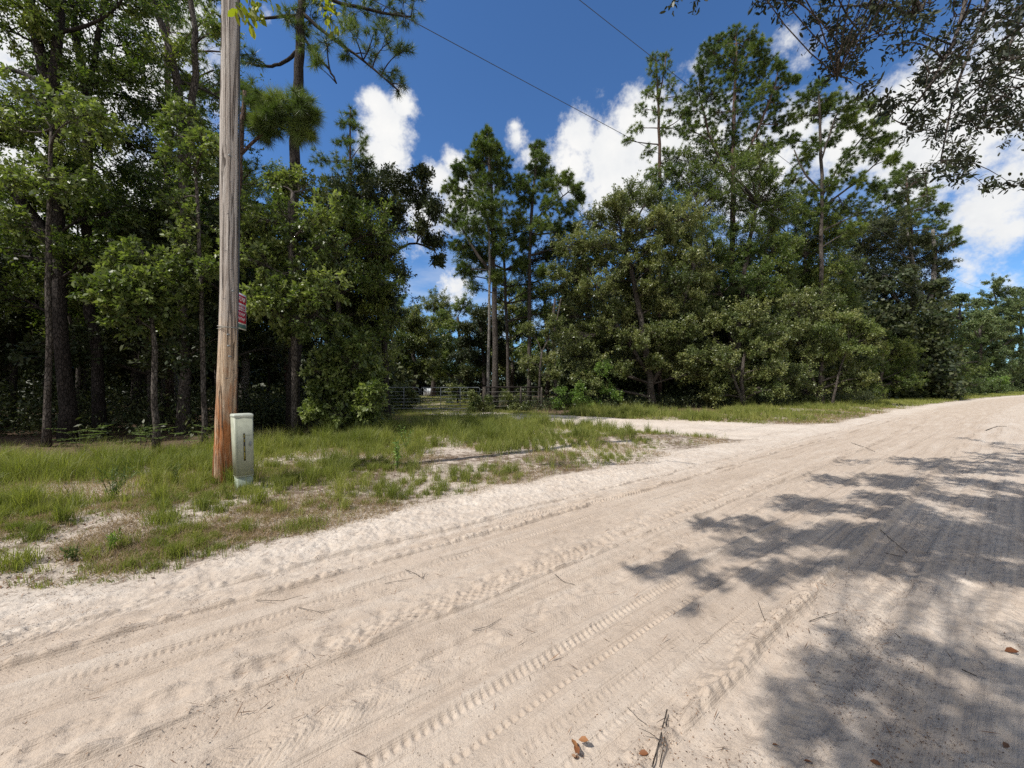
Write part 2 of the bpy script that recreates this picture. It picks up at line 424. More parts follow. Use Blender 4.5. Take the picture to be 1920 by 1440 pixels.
# ground: sand with real texture; masks come from the vertex attributes 'pale', 'litter', 'damp'
def groundmat():
    m, t, out = newmat('sandy_ground')
    tc = t.n('ShaderNodeTexCoord'); O = tc.outputs['Object']
    at = lambda k: t.n('ShaderNodeAttribute', attribute_name=k).outputs['Fac']
    nb = t.noise(O, 0.7, 4, 0.6); nm = t.noise(O, 7.0, 5, 0.7); nf = t.noise(O, 70.0, 4, 0.7); ng = t.noise(O, 320.0, 2, 0.6)
    rot = t.n('ShaderNodeMapping'); rot.inputs['Rotation'].default_value = (0, 0, -RA); t.l(O, rot.inputs[0])
    st = t.n('ShaderNodeMapping'); st.inputs['Scale'].default_value = (0.10, 1.0, 1.0); t.l(rot.outputs[0], st.inputs[0])
    nl = t.noise(st.outputs[0], 5.0, 5, 0.6)            # long streaks along the travelled way
    tan = t.ramp(t.math('ADD', t.math('MULTIPLY', nl.outputs[0], .6), t.math('MULTIPLY', nm.outputs[0], .4)),
                 [(0.32, (.415, .334, .262)), (0.50, (.490, .404, .325)), (0.70, (.565, .482, .398))])
    pale = t.ramp(t.math('ADD', t.math('MULTIPLY', nb.outputs[0], .4), t.math('MULTIPLY', nm.outputs[0], .6)),
                  [(0.30, (.43, .355, .29)), (0.50, (.56, .485, .410)), (0.70, (.67, .605, .53))])
    pf = t.smooth(t.math('ADD', at('pale'), t.math('MULTIPLY', t.math('SUBTRACT', nl.outputs[0], .5), 1.1)), 0.10, 1.05)
    sand = t.mix(pf, tan, pale)
    # speckles of dark organic bits
    vo = t.n('ShaderNodeTexVoronoi', feature='F1'); vo.inputs['Scale'].default_value = 46.0; t.l(O, vo.inputs['Vector'])
    sp = t.math('MULTIPLY', t.smooth(vo.outputs['Distance'], 0.22, 0.10), t.smooth(nm.outputs[0], 0.44, 0.60))
    sand = t.mix(t.math('MULTIPLY', sp, 0.75), sand, (.13, .095, .070))
    sand = t.mix(t.math('MULTIPLY', t.smooth(nf.outputs[0], 0.58, 0.78), 0.30), sand, (.30, .225, .165))
    lit = t.ramp(t.math('ADD', t.math('MULTIPLY', nf.outputs[0], .6), t.math('MULTIPLY', nm.outputs[0], .4)),
                 [(0.30, (.045, .030, .020)), (0.48, (.11, .075, .05)), (0.62, (.19, .14, .10)), (0.78, (.32, .26, .20))])
    lf = t.smooth(t.math('ADD', at('litter'), t.math('ADD', t.math('MULTIPLY', t.math('SUBTRACT', nm.outputs[0], .5), 1.5),
                                                       t.math('MULTIPLY', t.math('SUBTRACT', nf.outputs[0], .5), 0.9))), 0.35, 0.75)
    col = t.mix(lf, sand, lit)
    b = principled(t, out, col, 0.95, 0.15)
    h = t.math('ADD', t.math('MULTIPLY', nf.outputs[0], 0.55), t.math('ADD', t.math('MULTIPLY', ng.outputs[0], 0.22), t.math('MULTIPLY', nm.outputs[0], 0.9)))
    # fine tyre prints too small for the mesh: transverse tread in lanes and long scratch lines, in the road's own frame
    sp_ = t.n('ShaderNodeSeparateXYZ'); t.l(rot.outputs[0], sp_.inputs[0])
    lane = t.n('ShaderNodeTexNoise', noise_dimensions='2D'); lm = t.n('ShaderNodeMapping'); lm.inputs['Scale'].default_value = (0.12, 3.2, 1); t.l(rot.outputs[0], lm.inputs[0]); t.l(lm.outputs[0], lane.inputs['Vector']); lane.inputs['Scale'].default_value = 1.0; lane.inputs['Detail'].default_value = 2
    zig = t.math('PINGPONG', t.math('ADD', sp_.outputs['Y'], t.math('MULTIPLY', nb.outputs[0], .1)), 0.045)
    tr = t.math('SINE', t.math('ADD', t.math('MULTIPLY', sp_.outputs['X'], 300.0), t.math('MULTIPLY', zig, 300.0)))
    trm = t.math('MULTIPLY', t.math('MULTIPLY', tr, t.smooth(lane.outputs[0], 0.52, 0.62)), t.smooth(nm.outputs[0], .62, .45))
    sl = t.n('ShaderNodeMapping'); sl.inputs['Scale'].default_value = (0.02, 1.0, 1.0); t.l(rot.outputs[0], sl.inputs[0])
    lines = t.noise(sl.outputs[0], 38.0, 3, 0.7)
    rd = t.math('SUBTRACT', 1.0, t.smooth(at('pale'), .6, .9))
    h = t.math('ADD', h, t.math('MULTIPLY', rd, t.math('ADD', t.math('MULTIPLY', trm, 0.06), t.math('MULTIPLY', lines.outputs[0], 1.2))))
    bump(t, b, h, 0.62, 0.022)
    return m
M['ground'] = groundmat()

# ------------------------------------------------------------------ ground (one height field, split into road, driveway, ground)
def axis(lo, a, b, hi, step, grow):
    xs = list(np.arange(a, b, step))
    s, x = step, b
    while x < hi: xs.append(x); s *= grow; x += min(s, 40)
    s, x = step, a - step
    L = []
    while x > lo: L.append(x); s *= grow; x -= min(s, 40)
    return np.array(sorted(L) + xs)

def track(u, v, vc, hw, depth, pitch, amp, lugs='bar', ribs=0, wob=0.02, seed=0):
    c = vc + wob * 2 * (vnoise(u * 0.35, u * 0, 60 + seed) - 0.5) * 2
    dv = v - c
    inside = sst(np.abs(dv), hw + 0.012, hw - 0.012)
    berm = np.exp(-((np.abs(dv) - hw - 0.03) / 0.03) ** 2)
    fade = sst(vnoise(u * 0.9, v * 0.5 + seed, 70 + seed) * .7 + .3 * vnoise(u * 6, v * 9 + seed, 170 + seed), 0.30, 0.62)
    z = -depth * inside + berm * depth * 0.75
    ph = u / pitch + .5 * vnoise(u * 2.3, v * 0 + seed, 270 + seed) + .25 * vnoise(u * 9, v * 6, 280 + seed)
    if lugs == 'chev': ph = ph + np.abs(dv) / pitch * 1.1
    if lugs == 'block': ph = ph + 0.5 * (np.floor(dv / 0.04) % 2)
    s = np.sin(2 * np.pi * ph)
    lug = np.clip(s * 1.8, -1, 1)
    if ribs:
        edge = sst(np.abs(dv), hw * 0.62, hw * 0.70)
        rib = np.cos(2 * np.pi * dv / (hw * 1.25 / ribs) * 1.0)
        z = z + inside * fade * (edge * lug * amp + (1 - edge) * rib * amp * 0.9)
    else:
        z = z + inside * fade * lug * amp * (1.0 if lugs != 'block' else 0.9)
    return z

def micro(x, y, u, v):
    """tyre tracks, windrows and footprints of the sand road"""
    near = sst(np.hypot(x, y), 60, 20)
    z = np.zeros_like(x)
    # cross profile
    z += 0.05 * sst(v, 3.2, 4.6) * (1 - sst(v, 4.9, 6.5))
    z += -0.018 * np.exp(-((v - 1.62) / 0.22) ** 2) - 0.014 * np.exp(-((v - 3.85) / 0.10) ** 2)
    z += -0.02 * np.exp(-((v - 1.78) / 0.05) ** 2) * sst(vnoise(u * .7, u * 0, 90), .2, .5)
    w = 0.05 * (vnoise(u * 0.5, u * 0, 80) - 0.5)
    def ridge(vc, wd, hgt, cl, sd):
        c = vc + w + 0.03 * (vnoise(u * 3.1, u * 0, sd) - 0.5) * 2
        dv = v - c
        m = 0.2 + 0.8 * vnoise(u * 4.0, v * 3, sd + 3) + .9 * (vnoise(u * 24, v * 24, sd + 4) - .4)
        return hgt * m * np.exp(-np.where(dv > 0, (dv / wd) ** 2, (dv / (wd * cl)) ** 2))
    z += ridge(0.93, 0.09, 0.048, 0.30, 31) + ridge(2.33, 0.05, 0.034, 0.35, 32) + ridge(3.36, 0.06, 0.040, 0.30, 33) + ridge(3.70, 0.05, 0.034, 0.30, 34)
    z += ridge(2.62, 0.07, 0.012, 0.6, 35) + ridge(4.15, 0.05, 0.012, .5, 36)
    # tracks
    z += track(u, v, 1.55, 0.125, 0.012, 0.045, 0.0050, 'bar', 4, 0.015, 1)
    z += track(u, v, 2.17, 0.09, 0.010, 0.026, 0.0034, 'chev', 0, 0.03, 2)
    z += track(u, v, 2.44, 0.085, 0.009, 0.075, 0.0050, 'block', 0, 0.03, 3)
    z += track(u, v, 2.95, 0.13, 0.008, 0.030, 0.0032, 'chev', 0, 0.05, 4)
    z += track(u, v, 3.22, 0.09, 0.008, 0.036, 0.0034, 'bar', 3, 0.05, 5)
    z += track(u, v, 1.22, 0.09, 0.006, 0.040, 0.0022, 'bar', 3, 0.03, 6)
    z += track(u, v + 0.05 * u - .1, 3.52, 0.08, 0.010, 0.050, 0.0050, 'chev', 0, 0.05, 7)
    z += track(u, v, 0.55, 0.10, 0.010, 0.045, 0.0035, 'chev', 0, 0.05, 8)
    z += track(u, v, 3.05, 0.07, 0.006, 0.040, 0.0040, 'bar', 3, 0.08, 9)
    z += track(u, v - 0.03 * u, 1.9, 0.10, 0.007, 0.034, 0.0040, 'chev', 0, 0.03, 10)
    z += track(u, v, 4.35, 0.10, 0.012, 0.05, 0.004, 'bar', 3, 0.12, 11)
    z += track(u, v - .02 * u, 1.0, 0.09, 0.006, 0.03, 0.003, 'bar', 3, 0.05, 12)
    # churned bands
    l1 = fbm(u * 8, v * 13, 51, 3) - 0.5
    band = np.exp(-((v - 1.98) / 0.13) ** 2) + 0.8 * np.exp(-((v - 2.55) / 0.10) ** 2) + .5 * np.exp(-((v - 2.75) / 0.2) ** 2) + 0.5 * np.exp(-((v - 3.55) / 0.3) ** 2)
    z += band * l1 * 0.050
    row = np.exp(-((v - 2.53) / 0.05) ** 2) * np.clip(np.sin(2 * np.pi * u / 0.115 + 3 * vnoise(u * 2, u * 0, 55)), -1, .3)
    z += row * 0.006
    rough = 0.35 + 0.9 * sst(v, 3.3, 4.2) + 0.9 * sst(v, 1.0, 0.6)
    z += rough * (fbm(u * 11, v * 11, 52, 4) - 0.5) * 0.030 + (fbm(u * .4, v * 18, 57, 3) - .5) * .034 * sst(v, 4.4, 3.2) + (rough - .2) * (fbm(u * 27, v * 34, 58, 2) - 0.5) * 0.014
    z += (fbm(u * 1.3, v * 2.2, 53, 2) - 0.5) * 0.03
    return z * near

US = axis(-60, -2.1, 5.6, 420, 0.009, 1.015)
VS = axis(-60, 0.1, 4.9, 420, 0.009, 1.02)
UU, VV = np.meshgrid(US, VS, indexing='ij')
X, Y = xy(UU, VV)
edge = road_edge(UU)
dd = drive_dist(X, Y) + 0.5 * (fbm(X * 0.8, Y * 0.8, 21, 3) - 0.5) * 2
onroad = sst(VV, edge + 0.25, edge - 0.25)
Z = base_height(X, Y) + micro(X, Y, UU, VV) * np.maximum(onroad, 0.0)
ondrive = sst(dd, 0.35, -0.35) * (1 - onroad)
# wheel ruts of the driveway
Z += -0.02 * ondrive * np.sin(np.clip(dd, -2, 0) * 4.5) + ondrive * 0.03 * (fbm(X * 4, Y * 4, 23, 3) - .5)
patch = np.exp(-((X + 5.9) ** 2 / 2.2 + (Y - 5.2) ** 2 / 0.55)) + 0.7 * np.exp(-((X + 3.1) ** 2 / 1.6 + (Y - 8.0) ** 2 / .5)) + .7 * np.exp(-((X - 1.8) ** 2 / 3 + (Y - 9.0) ** 2 / .5))
pale = 0.15 + 0.85 * sst(VV, 3.1, 4.3) + 0.35 * sst(VV, 0.95, 0.7) + 0.15 * sst(UU, 12, 30)
pale = np.where(ondrive > 0.5, 1.1, pale)
verge = 1 - np.maximum(onroad, ondrive)
litter = verge * (0.52 + 0.5 * sst(VV, 9, 12.5) + 0.5 * (fbm(X * .9, Y * .9, 25, 3) - 0.5)) - 0.55 * patch
litter += 0.30 * sst(VV, edge - 0.7, edge + .1) * onroad
litter += .25 * sst(VV, 11.5, 14) * (VV > 5)
litter += 0.25 * onroad * sst(VV, 0.75, -0.2) * fbm(X * 2, Y * 2, 26, 2)
litter += 0.35 * ondrive * sst(Y, 20, 24)
# sunlit lawn clearing far beyond the gate keeps short cover
Vg = np.stack([X, Y, Z], -1).reshape(-1, 3)
nu, nv = UU.shape
ii = np.arange(nu * nv).reshape(nu, nv)
quads = np.stack([ii[:-1, :-1], ii[1:, :-1], ii[1:, 1:], ii[:-1, 1:]], -1).reshape(-1, 4)
um = (UU[:-1, :-1] + UU[1:, 1:]).ravel() / 2; vm = (VV[:-1, :-1] + VV[1:, 1:]).ravel() / 2
xm, ym = xy(um, vm)
isroad = (vm < road_edge(um)) & (vm > -4.5)
isdrv = (~isroad) & (drive_dist(xm, ym) < 0) & (vm > 0)
def sub(name, mask):
    q = quads[mask]; used = np.unique(q); remap = np.zeros(len(Vg), np.int64); remap[used] = np.arange(len(used))
    o = mesh(name, Vg[used], [remap[q]], M['ground'], smooth=True,
             vattr={'pale': pale.ravel()[used], 'litter': litter.ravel()[used]})
    return tag(o, kind='structure')
sub('sand_road', isroad); sub('driveway', isdrv); sub('ground', ~(isroad | isdrv))
# sampler for object bases
def gz(x, y):
    x = np.asarray(x, float); y = np.asarray(y, float)
    u, v = uv(x, y); a = np.clip(np.searchsorted(US, u), 0, nu - 1); b = np.clip(np.searchsorted(VS, v), 0, nv - 1)
    return Z[a, b]
def G(px, py):
    """ground point seen at a pixel"""
    d = CAM_H * F / (py - HY); x = (px - 960) / F * d
    z = float(gz(x, d)); d = (CAM_H - z) * F / (py - HY); x = (px - 960) / F * d
    return np.array([x, d, float(gz(x, d))])
# ------------------------------------------------------------------ vegetation generators
def bez(A, B, n, up=0.0, jit=0.1):
    """(M,3),(M,3) -> (M,n,3) curved paths"""
    A = np.atleast_2d(A); B = np.atleast_2d(B)
    L = np.linalg.norm(B - A, axis=1, keepdims=True)
    C = (A + B) / 2 + rng.normal(size=A.shape) * L * jit + np.array([0, 0, 1.0]) * L * up
    t = np.linspace(0, 1, n)[None, :, None]
    return (1 - t) ** 2 * A[:, None] + 2 * t * (1 - t) * C[:, None] + t ** 2 * B[:, None]

def leaf_quads(pos, dirs, length, width, tintc, up=0.5, shape='diamond'):
    n = len(pos)
    N = norm(rng.normal(size=(n, 3)) * .8 + np.array([-0.35, -0.2, up * 2.2]))
    d = norm(dirs)
    s = norm(np.cross(d, N)); N = np.cross(s, d)
    L = (length * rng.uniform(0.5, 1.32, n))[:, None]; w = L * width
    if shape == 'diamond':
        V = np.stack([pos, pos + d * L * .45 + s * w * .5 + N * L * .06, pos + d * L, pos + d * L * .45 - s * w * .5 + N * L * .06], 1)
        Fq = np.arange(n * 4).reshape(n, 4)
    else:
        V = np.stack([pos, pos + d * L * .3 + s * w * .42 + N * L * .05, pos + d * L * .72 + s * w * .40 + N * L * .04, pos + d * L - N * L * .05,
                      pos + d * L * .72 - s * w * .40 + N * L * .04, pos + d * L * .3 - s * w * .42 + N * L * .05], 1)
        Fq = np.arange(n * 6).reshape(n, 6)
    tint = np.clip(tintc + rng.normal(size=n) * 0.20, 0, 1)
    return V.reshape(-1, 3), Fq, tint

def tri_needles(pos, axisd, K, L, w, tintc, spread=0.9):
    n = len(pos)
    p = np.repeat(pos, K, 0); a = np.repeat(axisd, K, 0)
    d = norm(a * 0.75 + rng.normal(size=p.shape) * spread + np.array([0, 0, -0.05]))
    s = norm(np.cross(d, rng.normal(size=p.shape)))
    ln = (L * rng.uniform(0.75, 1.15, len(p)))[:, None]
    p = p - a * (rng.uniform(0, 0.45, len(p))[:, None]) * L
    V = np.stack([p + s * w / 2, p - s * w / 2, p + d * ln + np.array([0, 0, -0.12]) * ln * rng.uniform(0, 1, (len(p), 1))], 1)
    tint = np.clip(np.repeat(tintc, K) + rng.normal(size=len(p)) * 0.14, 0, 1)
    return V.reshape(-1, 3), np.arange(len(p) * 3).reshape(-1, 3), tint

def fill(poly, n, r, rv=0.45):
    """spread n blob centres inside a pixel polygon"""
    poly = np.array(poly, float)
    lo, hi = poly.min(0), poly.max(0)
    def ins(p):
        c = False; j = len(poly) - 1
        for i in range(len(poly)):
            if (poly[i, 1] > p[1]) != (poly[j, 1] > p[1]) and p[0] < (poly[j, 0] - poly[i, 0]) * (p[1] - poly[i, 1]) / (poly[j, 1] - poly[i, 1]) + poly[i, 0]: c = not c
            j = i
        return c
    out = []
    for _ in range(n):
        best, bd = None, -1
        for _k in range(14):
            p = lo + rng.random(2) * (hi - lo)
            if not ins(p): continue
            dmin = min([math.hypot(p[0] - q[0], p[1] - q[1]) for q in out] + [1e9])
            if dmin > bd: best, bd = p, dmin
        if best is not None: out.append((best[0], best[1], r * rng.uniform(1 - rv, 1 + rv)))
    return out

STYLE = {
 #            leaf L, width, sec/r^2.., per sec, leaves, material, bark
 'turkey':  dict(L=.115, w=.50, k2=13, k3=5, kl=16, mat='turkey_oak', bark='bark_oak', whorl=1),
 'laurel':  dict(L=.10, w=.42, k2=15, k3=6, kl=18, mat='laurel_oak', bark='bark_oak'),
 'live':    dict(L=.095, w=.48, k2=15, k3=6, kl=20, mat='live_oak', bark='bark_oak'),
 'dark':    dict(L=.11, w=.45, k2=14, k3=6, kl=18, mat='dark_oak', bark='bark_dark'),
 'bush':    dict(L=.11, w=.50, k2=14, k3=5, kl=16, mat='bright_bush', bark='bark_oak'),
 'far':     dict(L=.22, w=.60, k2=12, k3=5, kl=16, mat='far', bark='bark_oak'),
 'pine':    dict(L=.25, w=.016, k2=8, k3=3, kl=34, mat='pine', bark='bark_pine', needle=1),
 'longpine': dict(L=.30, w=.010, k2=8, k3=4, kl=60, mat='pine_yellow', bark='bark_pine', needle=1),
}

def tree(name, label, cat, base, stems, blobs, style, group=None, attach_down=0.35, lean_limb=0.08, squash=0.8, sub3=0.45,
         twig=0.006, mat=None, bark=None, **ov):
    """base (x,y,z); stems: list of (pts (n,3), radii); blobs: list of (centre(3), r)"""
    st = dict(STYLE[style]); st.update(ov)
    if st.get('needle'): st['kl'] = int(st['kl'] * 1.7); st['w'] *= 1.2; st['k2'] *= 2.0 if blobs and blobs[0][0][1] > 22 else 1.3; st['L'] *= 1.1
    elif name != 'forest_tree' and not ov.get('k2min'): st['kl'] = int(st['kl'] * 1.6); st['k2'] *= 1.3; st['L'] *= 1.1
    root = empty(name, tuple(float(a) for a in base), label, cat, group)
    tb = MB()
    samp = []
    for pts, rad in stems:
        pts = np.asarray(pts, float); rad = np.asarray(rad, float)
        # resample smooth with slight wobble
        tt = np.linspace(0, len(pts) - 1, max(6, (len(pts) - 1) * 4 + 1)); i0 = np.minimum(tt.astype(int), len(pts) - 2); f = (tt - i0)[:, None]
        q = pts[i0] * (1 - f) + pts[i0 + 1] * f
        rr = rad[i0] * (1 - f[:, 0]) + rad[i0 + 1] * f[:, 0]
        for _ in range(2): q[1:-1] = (q[:-2] + 2 * q[1:-1] + q[2:]) / 4
        q[1:-1] += rng.normal(size=q[1:-1].shape) * rr[1:-1, None] * 0.22
        q[0] = pts[0] - np.array([0, 0, 0.12 if abs(pts[0][2] - base[2]) < .3 else 0])
        flare = 1 + 0.45 * np.exp(-np.arange(len(q)) * 1.2) * (1 if abs(pts[0][2] - base[2]) < .3 else 0)
        tb.tube(q, rr * flare, 9)
        samp.append(np.c_[q, rr])
    samp = np.concatenate(samp)
    tb.build('trunk', M[bark or st['bark']], root, smooth=True)
    if not blobs: return root
    limbV, tips, tipd, tipt = MB(), [], [], []
    A, B, Rb = [], [], []
    for c, r in blobs:
        c = np.asarray(c, float)
        dz = samp[:, 2] - (c[2] - attach_down * np.hypot(samp[:, 0] - c[0], samp[:, 1] - c[1]))
        cost = np.linalg.norm(samp[:, :3] - c, axis=1) + np.abs(dz) * 0.8 + (samp[:, 2] < base[2] + 0.25 * (c[2] - base[2])) * 3
        k = int(np.argmin(cost)); A.append(samp[k, :3]); B.append(c); Rb.append((samp[k, 3], r))
    A, B = np.array(A), np.array(B)
    n = 7
    limbs = bez(A, B, n, lean_limb, 0.10)
    ln = np.linalg.norm(B - A, axis=1)
    r0 = np.minimum(np.array([a for a, _ in Rb]) * 0.75, 0.012 + 0.016 * ln + 0.012 * np.array([b for _, b in Rb]))
    r0 = np.clip(r0, 0.008, st.get('limbcap', 1.0))
    lr = r0[:, None] * np.linspace(1, 0.35, n)[None]
    V, Fq = tubes(limbs, lr, 6); limbV.add(V, Fq)
    sA, sB, cr, ct = [], [], [], []
    for i, (c, r) in enumerate(blobs):
        m = max(3, int(st['k2'] * (0.45 + 0.55 * min(r, 2.0))))
        if st.get('k2min'): m = max(2, int(st['k2'] * min(1.0, (r / .36) ** 1.3) * st['densf'][i] + 1))
        t = rng.uniform(st.get('tmin', .35), 1.0, m) * (n - 1); k = np.minimum(t.astype(int), n - 2); f = (t - k)[:, None]
        a = limbs[i][k] * (1 - f) + limbs[i][k + 1] * f
        d = rdir(m) * np.array([1, 1, squash]); d[:, 2] += 0.12
        b = np.asarray(c) + d * r * rng.uniform(0.35, 1.0, (m, 1)) ** 0.7
        far = np.linalg.norm(a - b, axis=1, keepdims=True) > 2.0 * r
        a = np.where(far, np.asarray(c) + (a - np.asarray(c)) * 0.3, a)
        sA.append(a); sB.append(b); cr += [r] * m
        ct += list(np.clip(0.42 + rng.normal() * 0.13 + rng.normal(size=m) * 0.14, 0, 1))
    sA, sB, cr, ct = np.concatenate(sA), np.concatenate(sB), np.array(cr), np.array(ct)
    sec = bez(sA, sB, 5, 0.05, 0.14)
    sr = (0.004 + 0.007 * np.minimum(cr, 1.5))[:, None] * np.linspace(1.3, 0.5, 5)[None]
    V, Fq = tubes(sec, sr, 4); limbV.add(V, Fq)
    k3 = st['k3']
    m = len(sec)
    idx = np.repeat(np.arange(m), k3)
    t = rng.uniform(0.35, 1.0, m * k3); t[::k3] = 1.0
    t = t * 4; k = np.minimum(t.astype(int), 3); f = (t - k)[:, None]
    a3 = sec[idx, k] * (1 - f) + sec[idx, k + 1] * f
    sd_ = norm(sec[:, -1] - sec[:, -2])[idx]
    d3 = norm(sd_ * 0.8 + rdir(m * k3) * 0.9 + np.array([0, 0, 0.05]))
    l3 = sub3 * rng.uniform(0.5, 1.2, m * k3) * np.minimum(1.0, 0.35 + 0.6 * cr[idx])
    b3 = a3 + d3 * l3[:, None]
    ter = bez(a3, b3, 3, 0.03, 0.12)
    V, Fq = tubes(ter, np.full((len(ter), 1), twig) * np.linspace(1, 0.5, 3)[None], 3); limbV.add(V, Fq)
    limbV.build('branches', M[bark or st['bark']], root)
    kl = st['kl']; tt3 = ct[idx]
    if st.get('needle'):
        V, Ft, tint = tri_needles(b3, d3, kl, st['L'], st['w'], tt3, st.get('spread', .75))
        mesh('crown', V, [Ft], M[mat or st['mat']], root, fattr={'tint': tint})
    else:
        nn = len(ter)
        li = np.repeat(np.arange(nn), kl)
        if st.get('whorl'):
            t = np.where(rng.random(nn * kl) < 0.7, 1.0, rng.uniform(0.3, 1.0, nn * kl))
        else:
            t = rng.uniform(0.15, 1.08, nn * kl)
        pos = a3[li] + (b3 - a3)[li] * t[:, None] + rng.normal(size=(nn * kl, 3)) * st['L'] * (0.25 if st.get('whorl') else 0.45)
        dirs = norm(d3[li] * 0.5 + rdir(nn * kl) * 0.9 + np.array([0, 0, -0.12]))
        V, Fq, tint = leaf_quads(pos, dirs, st['L'], st['w'], tt3[li], st.get('up', .5), st.get('shape', 'diamond'))
        mesh('crown', V, [Fq], M[mat or st['mat']], root, fattr={'tint': tint})
    return root

def ptree(name, label, cat, d, trunk, blobs, style, depth=0.9, bias=0.0, **kw):
    """stems and blobs given by their bearing from the camera at real distance d (metres): trunk = list of [(px,py,width_px)...];
    each blob gets a depth of its own inside the crown"""
    stems = []
    for i, tr in enumerate(trunk):
        pts = [P(px, py, d) for px, py, _ in tr]; rad = [w / 2 / F * d for _, _, w in tr]
        if i == 0:
            b = pts[0].copy(); b[2] = float(gz(b[0], b[1])); base = b.copy(); pts[0] = b
        stems.append((pts, rad))
    bl = []
    for b in blobs:
        px, py, r = b[:3]
        dd_ = d + (b[3] if len(b) > 3 else bias + rng.uniform(-depth, depth))
        bl.append((P(px, py, dd_), r / F * dd_))
    return tree(name, label, cat, base, stems, bl, style, **kw)

def copy_tree(o, parent=None):
    c = o.copy(); COL.objects.link(c); c.parent = parent
    for ch in o.children: copy_tree(ch, c)
    return c
# ------------------------------------------------------------------ trees: left roadside wood
GL = 'tall trees along the left roadside wood'
ptree('oak_tree', 'huge dark oak with pale forked trunk filling the upper left corner of the wood', 'tree', 10.5,
      [[(128, 840, 22), (112, 600, 20), (100, 300, 19), (93, 150, 18)], [(93, 160, 17), (60, 60, 16), (42, -80, 12)], [(93, 175, 18), (112, 60, 14), (98, -60, 12)],
       [(105, 520, 22), (50, 380, 18), (-40, 290, 14)]],
      fill([(-60, -120), (230, -120), (240, 120), (190, 300), (230, 460), (120, 540), (-60, 560)], 28, 56), 'laurel', 1.5, bias=.7, kl=14, group=GL, bark='bark_dark', k2=13)
ptree('oak_tree', 'oak with black twisting upper branches left of the utility pole', 'tree', 11.5,
      [[(190, 838, 16), (165, 500, 15), (162, 230, 14), (158, 140, 14), (140, 60, 10), (128, -60, 8)], [(160, 200, 13), (178, 100, 9), (200, -30, 7)]],
      fill([(120, -60), (300, -60), (300, 200), (330, 420), (200, 520), (130, 480)], 16, 48), 'laurel', 1.4, bias=.8, kl=12, k2=13, group=GL, bark='bark_dark')
ptree('oak_tree', 'oak whose two slim upper stems cross each other just left of the utility pole', 'tree', 12.0,
      [[(343, 815, 17), (345, 560, 16), (343, 300, 15), (335, 170, 15), (318, 90, 12), (284, 0, 10), (270, -80, 8)], [(350, 330, 14), (362, 180, 12), (366, 90, 10), (352, -40, 8)]],
      fill([(250, -60), (420, -60), (440, 200), (450, 420), (330, 470), (260, 330)], 15, 46), 'laurel', 1.4, bias=1.0, kl=12, k2=12, group=GL, bark='bark_oak')
ptree('turkey_oak', 'leafy oak with bright sunlit star shaped leaves low in front of the dark wood', 'tree', 9.2,
      [[(292, 850, 10), (290, 680, 9), (282, 560, 7), (265, 470, 5)]],
      [(205, 545, 34, -.5), (235, 560, 40, -.5), (270, 545, 40, 0), (300, 520, 44, .2), (255, 600, 36, -.3), (310, 590, 36, .2), (290, 500, 40, .4), (330, 555, 30, .3), (225, 500, 26, .2)],
      'turkey', kl=13)
ptree('turkey_oak', 'broad sunlit oak with glossy pale leaves directly right of the utility pole', 'tree', 10.8,
      [[(556, 826, 12), (552, 650, 11), (545, 480, 9), (548, 360, 6)]],
      fill([(450, 345), (600, 335), (640, 420), (630, 560), (560, 640), (470, 610), (445, 480)], 18, 38), 'turkey', 1.1, kl=11, group=GL)
ptree('oak_tree', 'dark leafy oak with a slim grey trunk and long branch reaching towards the driveway gap', 'tree', 16.0,
      [[(727, 792, 12), (724, 690, 11), (716, 560, 10), (695, 430, 8), (680, 350, 6)], [(700, 440, 7), (750, 370, 5), (800, 385, 3)], [(705, 500, 6), (770, 450, 4), (815, 470, 3)]],
      fill([(570, 400), (640, 325), (740, 330), (730, 480), (750, 620), (700, 650), (620, 600)], 24, 40) + [(760, 345, 26), (790, 370, 26), (812, 395, 20), (745, 390, 24), (780, 425, 22), (812, 455, 18), (822, 490, 11), (740, 430, 24), (795, 330, 16)],
      'dark', 1.2, kl=15, group=GL)
ptree('oak_tree', 'mid green oak standing behind the bright leafy oak beside the pole', 'tree', 14.5,
      [[(640, 800, 10), (636, 600, 9), (625, 430, 7)]],
      fill([(590, 400), (700, 380), (745, 520), (740, 690), (640, 690), (590, 600)], 18, 40), 'laurel', 1.2, kl=14, group=GL)
ptree('oak_shrub', 'low leafy oak shrub at the wood edge between the pole and the grey trunk', 'shrub', 11.6,
      [[(640, 822, 5), (640, 760, 4), (640, 700, 3)]],
      fill([(585, 720), (630, 630), (700, 640), (715, 770), (640, 810), (585, 790)], 17, 24), 'turkey', .6, bias=-.5, kl=10)
ptree('turkey_oak', 'young oak with sunlit pale leaf sprays high at the far left of the wood', 'tree', 9.6,
      [[(88, 846, 10), (92, 640, 9), (90, 430, 8), (95, 240, 5)]],
      [(60, 180, 34), (110, 200, 36), (160, 215, 34), (70, 250, 34), (130, 270, 36), (40, 330, 36), (95, 340, 36), (30, 420, 30), (200, 250, 26), (20, 240, 30), (150, 330, 28)], 'turkey', .7, k2=9, kl=9, group=GL)
ptree('turkey_oak', 'slim oak whose sunlit leaf sprays hang just left of the utility pole', 'tree', 9.8,
      [[(384, 842, 8), (380, 640, 8), (372, 420, 6), (360, 220, 4)]],
      [(350, 230, 30), (385, 270, 30), (340, 300, 32), (380, 340, 32), (330, 380, 28), (375, 420, 30), (345, 460, 26), (310, 250, 28), (395, 500, 22), (350, 530, 24)], 'turkey', .6, k2=9, kl=9, group=GL)
